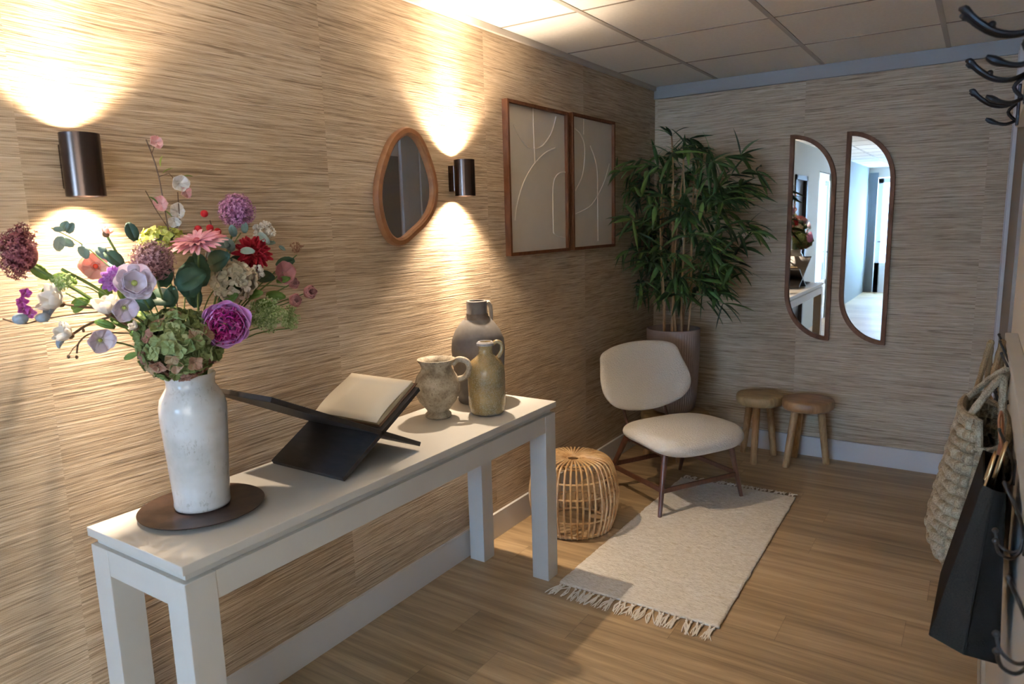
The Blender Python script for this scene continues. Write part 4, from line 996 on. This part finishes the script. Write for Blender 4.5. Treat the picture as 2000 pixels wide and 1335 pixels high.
def bleaf(mb, p, d, L, W):
    d = Vector(d).normalized(); side = d.cross(Vector((0, 0, 1)))
    side = side.normalized() if side.length > 1e-3 else Vector((1, 0, 0)); nn = side.cross(d)
    tw = rnd.uniform(-.8, .8); side, nn = side*math.cos(tw)+nn*math.sin(tw), nn*math.cos(tw)-side*math.sin(tw)
    mb.tint = min(1, max(0, rnd.gauss(.45, .22))); rows = []; x = Vector(p); dr = d.copy(); drop = rnd.uniform(.05, .16)
    ts = (0, .12, .3, .5, .7, .88, 1); ws = (.12, .6, 1, .95, .7, .32, .02)
    for j in range(7):
        rows.append([x-side*W*ws[j]*.5+nn*W*.08*ws[j], x.copy(), x+side*W*ws[j]*.5+nn*W*.08*ws[j]])
        if j < 6: x = x+dr*L*(ts[j+1]-ts[j]); dr = (dr+Vector((0, 0, -drop))).normalized()
    for r in rows:
        for q in r:
            q.x = max(.045, q.x); q.y = min(LY-.03, q.y)
    mb.grid(rows)
canes = [(-.06, -.02, -.10, .0, 1.05), (.0, -.05, .03, .05, 1.25), (.035, -.055, -.02, -.03, 1.35), (.07, -.02, .06, .0, 1.2), (.05, .04, .12, .06, 1.1), (-.03, .06, -.05, .10, 1.2), (.09, .02, .16, -.04, 1.0), (-.09, .04, -.12, .08, .95)]
for ci, (x0, y0, x1, y1, hh) in enumerate(canes):
    z0 = .304+.50; zt = z0+hh
    pts = [Vector((PCx+x0+(x1-x0)*f+.008*math.sin(f*7+ci), PCy+y0+(y1-y0)*f+.006*math.cos(f*6+ci), z0+hh*f)) for f in [k/14 for k in range(15)]]
    mb = MB(); mb.tint = rnd.uniform(.3, .8)
    fine = []; rad = []
    for i in range(len(pts)-1):
        for f in (0, .06, .12, .9): fine.append(pts[i].lerp(pts[i+1], f)); rad.append((.0085-.0035*i/14)*(1.22 if f == .06 else 1))
    fine.append(pts[-1]); rad.append(.004)
    c = mb.tube(fine, rad, 8).build('cane', M['cane'], t)
    lf = MB(); tw = MB()
    nb = 14
    for k in range(nb):
        f = .20+.80*(k+rnd.random()*.6)/nb; i = min(13, int(f*14)); p = pts[i].lerp(pts[i+1], f*14-i)
        outv = Vector((x0+x1*.8+rnd.gauss(0, .13), y0+y1*.8-.03+rnd.gauss(0, .13), 0)); outv = outv.normalized() if outv.length > 1e-3 else Vector((1, 0, 0))
        zz = (p.z-1.0)/1.1
        ln = rnd.uniform(.16, .37)*(1.15 if .2 < zz < .9 else .85)
        tip = p+outv*ln+Vector((0, 0, rnd.uniform(.0, .14)))
        tip.x = max(.08, tip.x); tip.y = min(LY-.06, tip.y)
        mid = p.lerp(tip, .5)+Vector((0, 0, .03))
        tw.tint = .3; tw.tube([p, mid, tip], .0016, 4)
        for q, base in ((1.0, tip), (.75, mid.lerp(tip, .5)), (.5, mid)):
            for _ in range(rnd.choice((4, 5, 6)) if q == 1 else 2):
                dv = outv*rnd.uniform(.3, 1)+Vector((rnd.gauss(0, .55), rnd.gauss(0, .55), rnd.gauss(-.12, .42)))
                bleaf(lf, base, dv, rnd.uniform(.13, .23), rnd.uniform(.022, .034))
    for _ in range(8): bleaf(lf, pts[-1], Vector((rnd.gauss(0, .6), rnd.gauss(0, .6), rnd.uniform(.1, 1))), rnd.uniform(.10, .16), .02)
    lf.build('foliage', M['bamboo_leaf'], c, solid=.0006); tw.build('twig', M['stem'], c)

# ---------------------------------------------------------------- rug
RY0, RY1 = 2.625, 4.17; RX0, RX1 = .543, 1.245
rows = []; NXr, NYr = 60, 130
def rugedge(y, s): return .006*mnoise.noise(Vector((s*5, y*14, 0)))+.003*mnoise.noise(Vector((s*9, y*60, 3)))
for j in range(NYr+1):
    y = RY0+(RY1-RY0)*j/NYr; a = RX0+.012*(j/NYr)-.012+rugedge(y, 0); b = RX1-.03*(j/NYr)+.012+rugedge(y, 1)
    rows.append([Vector((a+(b-a)*i/NXr, y+.012*(i/NXr-.5)+.004*mnoise.noise(Vector((i*.3, j*.0+9, 1))), .0045+.0035*mnoise.noise(Vector((i*.35, j*.8, 0)))+.0025*mnoise.noise(Vector((i*.9, j*2.1, 4))))) for i in range(NXr+1)])
t = thing('woven_rug', ((RX0+RX1)/2, (RY0+RY1)/2, 0), 'cream woven wool runner rug with knotted fringes lying on the floor', 'rug')
MB().grid([[Vector((p.x, p.y, p.z+.0005)) for p in r] for r in rows]).build('rug_body', M['rug'], t, solid=.008)
def tassel(x, y, sgn, ln):
    mb = MB(); dx = rnd.gauss(0, .016); k0 = Vector((x, y, .006)); k1 = Vector((x+dx*.3, y+sgn*.018, .006))
    mb.tube([k0, k1], .0030, 6); mb.ball(k1, .0062, 8, 5, (1, 1, .8))
    for s_ in range(5):
        e = Vector((x+dx+rnd.gauss(0, .010), y+sgn*ln*rnd.uniform(.8, 1.1), .0035)); m_ = k1.lerp(e, .5)+Vector((rnd.gauss(0, .006), 0, .002))
        mb.tube(smooth_path([k1, m_, e], 3), [.0022]*6+[.0014], 5)
    return mb
for k in range(30):
    x = RX0-.008+(RX1-RX0+.02)*(k+.5)/30; tassel(x, rows[0][0].y+.012*(k/30)+.002, -1, .105).build('tassel', M['fringe'], t)
for k in range(30):
    x = RX0+.002+(RX1-.03-RX0)*(k+.5)/30; tassel(x, rows[-1][0].y+.012*(k/30)-.002, 1, .060).build('tassel', M['fringe'], t)

# ---------------------------------------------------------------- hooks and bags on the right wall
FX = WR-.015
def school_hook(y, z, label, face=None, s_=1.0):
    fx = face if face is not None else FX
    t = thing('coat_hook', (fx, y, z), label, 'coat hook', 'wire coat hooks on the dado')
    w_ = .0033
    def V(dx, dy, dz): return Vector((fx-dx*s_, y+dy*s_, z+dz*s_))
    MB().box((fx-.004, y-.012, z-.03), (fx, y+.012, z+.03)).build('back_plate', M['wire'], t, smooth=False, bevel=.001)
    MB().tube(smooth_path([V(.004, 0, -.01), V(.008, 0, .025), V(.022, 0, .062), V(.040, 0, .100)], 5), w_, 8).build('upper_prong', M['wire'], t)
    for d in (-1, 1):
        p = smooth_path([V(.004, 0, .0), V(.008, d*.006, -.026), V(.022, d*.015, -.038), V(.040, d*.022, -.028), V(.047, d*.026, -.004)], 5)
        pr = MB().tube(p, w_*.9, 8).build('lower_prong', M['wire'], t); MB().ball(p[-1], .0055, 10, 7).build('ball_tip', M['wire'], pr)
    MB().ball(V(.040, 0, .102), .0045, 10, 7).build('ball_tip', M['wire'], t)
school_hook(2.80, 1.12, 'furthest wire coat hook of the upper row, empty, nearest the back wall')
school_hook(2.62, 1.125, 'upper row wire coat hook carrying the jute bag')
school_hook(2.40, 1.125, 'upper row wire coat hook carrying the seagrass basket')
school_hook(2.55, .960, 'lower row wire coat hook beside the rope handles of the seagrass basket')
school_hook(2.07, .992, 'lower row wire coat hook right beside the gold ring handles')
school_hook(1.59, 1.015, 'lower row wire coat hook in front of the black felt bag top')
school_hook(1.24, .985, 'nearest wire coat hook, low at the right edge of the photo')
# seagrass basket
bt = thing('woven_basket', (2.06, 2.36, .62), 'chunky woven seagrass basket bag hanging on the wall hooks', 'bag')
NU, NV = 308, 165
def basket_pt(u, v):
    # u around (0..1), v height (0..1)
    q = 2*PI*u; z = .615+v*.455
    cxv = 2.035+.035*v; 
    ht = (.092*(1-.52*max(0, v-.25)**1.1)) * (math.sin(min(1, v*3.2+.12)*PI/2)**.6)      # half thickness (x)
    hw = (.165+.03*(1-v)) * (math.sin(min(1, v*4+.15)*PI/2)**.5)                         # half width (y)
    c, s_ = math.cos(q), math.sin(q)
    x = cxv+ht*math.copysign(abs(c)**.85, c); y = 2.38+hw*math.copysign(abs(s_)**.85, s_)
    if v > .85: z -= .05*(v-.85)/.15*(1+s_*-.6)*(1 if c > -.2 else .0)
    return Vector((min(x, FX-.004), y, z))
NCu, NCv = 22, 15
vs = []; fs = []
for j in range(NV+1):
    for i in range(NU):
        u, v = i/NU, j/NV; p = basket_pt(u, v); e = .004
        du = basket_pt((u+e) % 1, v)-basket_pt((u-e) % 1, v); dv = basket_pt(u, min(1, v+e))-basket_pt(u, max(0, v-e)); nrm = du.cross(dv); nrm = nrm.normalized() if nrm.length > 1e-9 else Vector((0, 0, 1))
        a = u*NCu + .0; b = v*NCv
        ia, ib = int(a), int(b); fa, fb = a-ia, b-ib
        if (ia+ib) % 2 == 0: h = math.sin(PI*fa)**.7*(1-abs(2*fb-1)**6)          # strip running one way
        else: h = math.sin(PI*fb)**.7*(1-abs(2*fa-1)**6)-.15
        q = p+nrm*(.017*h-.008); q.x = min(q.x, FX-.002)
        vs.append(q)
for j in range(NV):
    for i in range(NU): fs.append((j*NU+i, j*NU+(i+1) % NU, (j+1)*NU+(i+1) % NU, (j+1)*NU+i))
fs.append(tuple(reversed(range(NU))))
MB().add(vs, fs).build('basket_body', M['seagrass'], bt, solid=.004, angle=180)
rim = [basket_pt(k/60, 1.0)+Vector((-.002, 0, .004)) for k in range(60)]
MB().tube(rim, .010, 8, close=True).build('rim', M['seagrass'], bt)
def rope(a, b, c, r, m, parent, nm='handle'):
    pts = smooth_path([a, a.lerp(b, .6)+Vector((0, 0, .01)), b, c.lerp(b, .6)+Vector((0, 0, .01)), c], 8)
    MB().tube(pts, [r*(1+.12*math.sin(i*1.9)) for i in range(len(pts))], 8).build(nm, m, parent)
hk = Vector((FX-.045, 2.33, 1.205))
rope(basket_pt(.62, 1)+Vector((0, 0, -.01)), Vector((FX-.035, 2.32, 1.175)), basket_pt(.86, .97), .0095, M['seagrass'], bt)
rope(basket_pt(.40, 1), Vector((FX-.024, 2.38, 1.185)), basket_pt(.14, .97), .0095, M['seagrass'], bt)
# jute bag behind it
jt = thing('jute_bag', (2.07, 2.82, .62), 'tan jute bag hidden behind the seagrass basket, only rope handles and base showing', 'bag')
mb = MB(); ra = []
for z, hx, hw in ((.60, .035, .12), (.62, .06, .15), (.75, .065, .16), (.9, .045, .15), (1.0, .03, .14)):
    ra.append([Vector((min(2.065+hx*math.cos(q), FX-.003), 2.80+hw*math.sin(q), z)) for q in [2*PI*k/32 for k in range(32)]])
n = 32; mb.add([p for r in ra for p in r], [(i*n+k, i*n+(k+1) % n, (i+1)*n+(k+1) % n, (i+1)*n+k) for i in range(4) for k in range(n)]+[tuple(reversed(range(n)))])
mb.build('bag_body', M['jute'], jt, solid=.004)
for dx, dy, y_ in ((.0, 0, 2.80), (.03, .02, 2.70)):
    rope(Vector((2.04+dx, y_-.06, 1.0)), Vector((2.072+dx, 2.62+dy, 1.225)), Vector((2.075+dx, y_+.02, 1.0)), .008, M['jute'], jt)
# cognac leather pouch between basket and black bag
ct = thing('leather_pouch', (2.10, 2.12, .80), 'cognac leather pouch showing between the basket handles and the gold rings', 'bag')
mb = MB(); mb.prism([Vector((2.085, 2.06, .74)), Vector((2.085, 2.22, .74)), Vector((2.10, 2.19, 1.03)), Vector((2.10, 2.09, 1.03))], [Vector((2.115, 2.06, .74)), Vector((2.115, 2.22, .74)), Vector((2.112, 2.19, 1.03)), Vector((2.112, 2.09, 1.03))])
mb.build('pouch_body', M['cognac'], ct, smooth=False, bevel=.004)
MB().tube(smooth_path([(2.106, 2.10, 1.03), (2.095, 2.13, 1.09), (2.098, 2.15, 1.12), (2.104, 2.17, 1.09), (2.106, 2.18, 1.03)], 5), .0035, 6).build('strap', M['cognac'], ct)
# black felt bag
kb = thing('felt_bag', (2.06, 1.85, .68), 'black felt tote bag with gold ring handles hanging in front', 'bag')
y0, y1 = 1.70, 2.02
A = [Vector((1.992, y0, .715)), Vector((2.118, y0, .690)), Vector((2.103, y0+.03, 1.05)), Vector((2.066, y0+.03, 1.06))]
B = [Vector((2.000, y1, .715)), Vector((2.118, y1, .700)), Vector((2.103, y1-.03, 1.05)), Vector((2.066, y1-.03, 1.06))]
m0 = Vector((2.056, y0-.012, .698)); m1 = Vector((2.083, y0+.022, 1.055))
mb = MB(); mb.add([A[0], m0, m1, A[3], B[0], B[3]], [(0, 1, 2, 3), (4, 0, 3, 5)]); mb.build('front_panel', M['black_felt_lit'], kb, smooth=False, solid=.004)  # lit side of the seam, light painted in with the paler felt
mb = MB(); mb.add([m0, A[1], A[2], m1, B[1], B[2], B[0], B[3]], [(0, 1, 2, 3), (1, 4, 5, 2), (4, 6, 7, 5)]); mb.build('side_panel', M['black_felt_shaded'], kb, smooth=False, solid=.004)  # shaded side of the seam, shade painted in with the darker felt
MB().add([A[0], m0, A[1], B[1], B[0]], [(0, 1, 2, 3, 4)]).build('base', M['black_felt_shaded'], kb, smooth=False, solid=.004)
MB().tube([m0, m0.lerp(m1, .5)+Vector((0, -.002, 0)), m1], .003, 6).build('seam_piping', M['black_felt_shaded'], kb)
for dy, xx in ((.05, 2.072), (.13, 2.092)):
    c_ = Vector((xx, y0+dy, 1.080)); n = 40
    MB().tube([(c_.x+.010*math.sin(2*PI*k/n), c_.y+.022*math.cos(2*PI*k/n), c_.z+.050*math.sin(2*PI*k/n)) for k in range(n)], .0024, 8, close=True).build('ring_handle', M['brass'], kb)
    MB().tube(smooth_path([(xx-.012, y0+dy-.012, 1.0), (xx-.010, y0+dy-.008, 1.03), (xx-.006, y0+dy, 1.045)], 4), .006, 8).build('strap_loop', M['black_felt_lit'], kb)

# upper coat rack with antler like double hooks
UXB = 2.088
t = thing('coat_rack', (2.12, 2.0, 1.95), 'white wall board carrying black branching coat hooks at upper right', 'coat rack')
MB().box((UXB+.004, .9, 1.885), (WR-.003, 2.93, 1.985)).build('rack_board', M['white_paint'], t, smooth=False, bevel=.002)
def antler(y, z):
    ah = MB().box((UXB-.004, y-.012, z-.10), (UXB+.004, y+.012, z+.015)).build('hook', M['black_metal'], t, smooth=False, bevel=.002)
    def V(dx, dy, dz): return Vector((UXB-dx*1.16, y+dy*.5, z+dz))
    for d in (-1, 1):
        p = smooth_path([V(.0, 0, -.030), V(.025, d*.012, -.042), V(.055, d*.030, -.036), V(.080, d*.044, -.015), V(.096, d*.052, .004), V(.106, d*.055, .008)], 4)
        MB().tube(p, [.0048]*10+[.0052]*5+[.006, .0075, .0080, .006, .004, .0025], 8).build('prong', M['black_metal'], ah)
        MB().ball(V(.062, d*.034, -.024), .0065, 10, 6).build('prong_knuckle', M['black_metal'], ah)
        p = smooth_path([V(.0, 0, -.085), V(.022, d*.008, -.094), V(.044, d*.014, -.088), V(.066, d*.018, -.074)], 4)
        MB().tube(p, [.0042]*8+[.005, .0065, .0068, .005, .003], 8).build('prong', M['black_metal'], ah)
    MB().tube(smooth_path([V(0, 0, -.035), V(.020, 0, -.060), V(0, 0, -.09)], 4), .0045, 8).build('prong_brace', M['black_metal'], ah)
for y in (1.60, 2.12, 2.62): antler(y, 1.962)
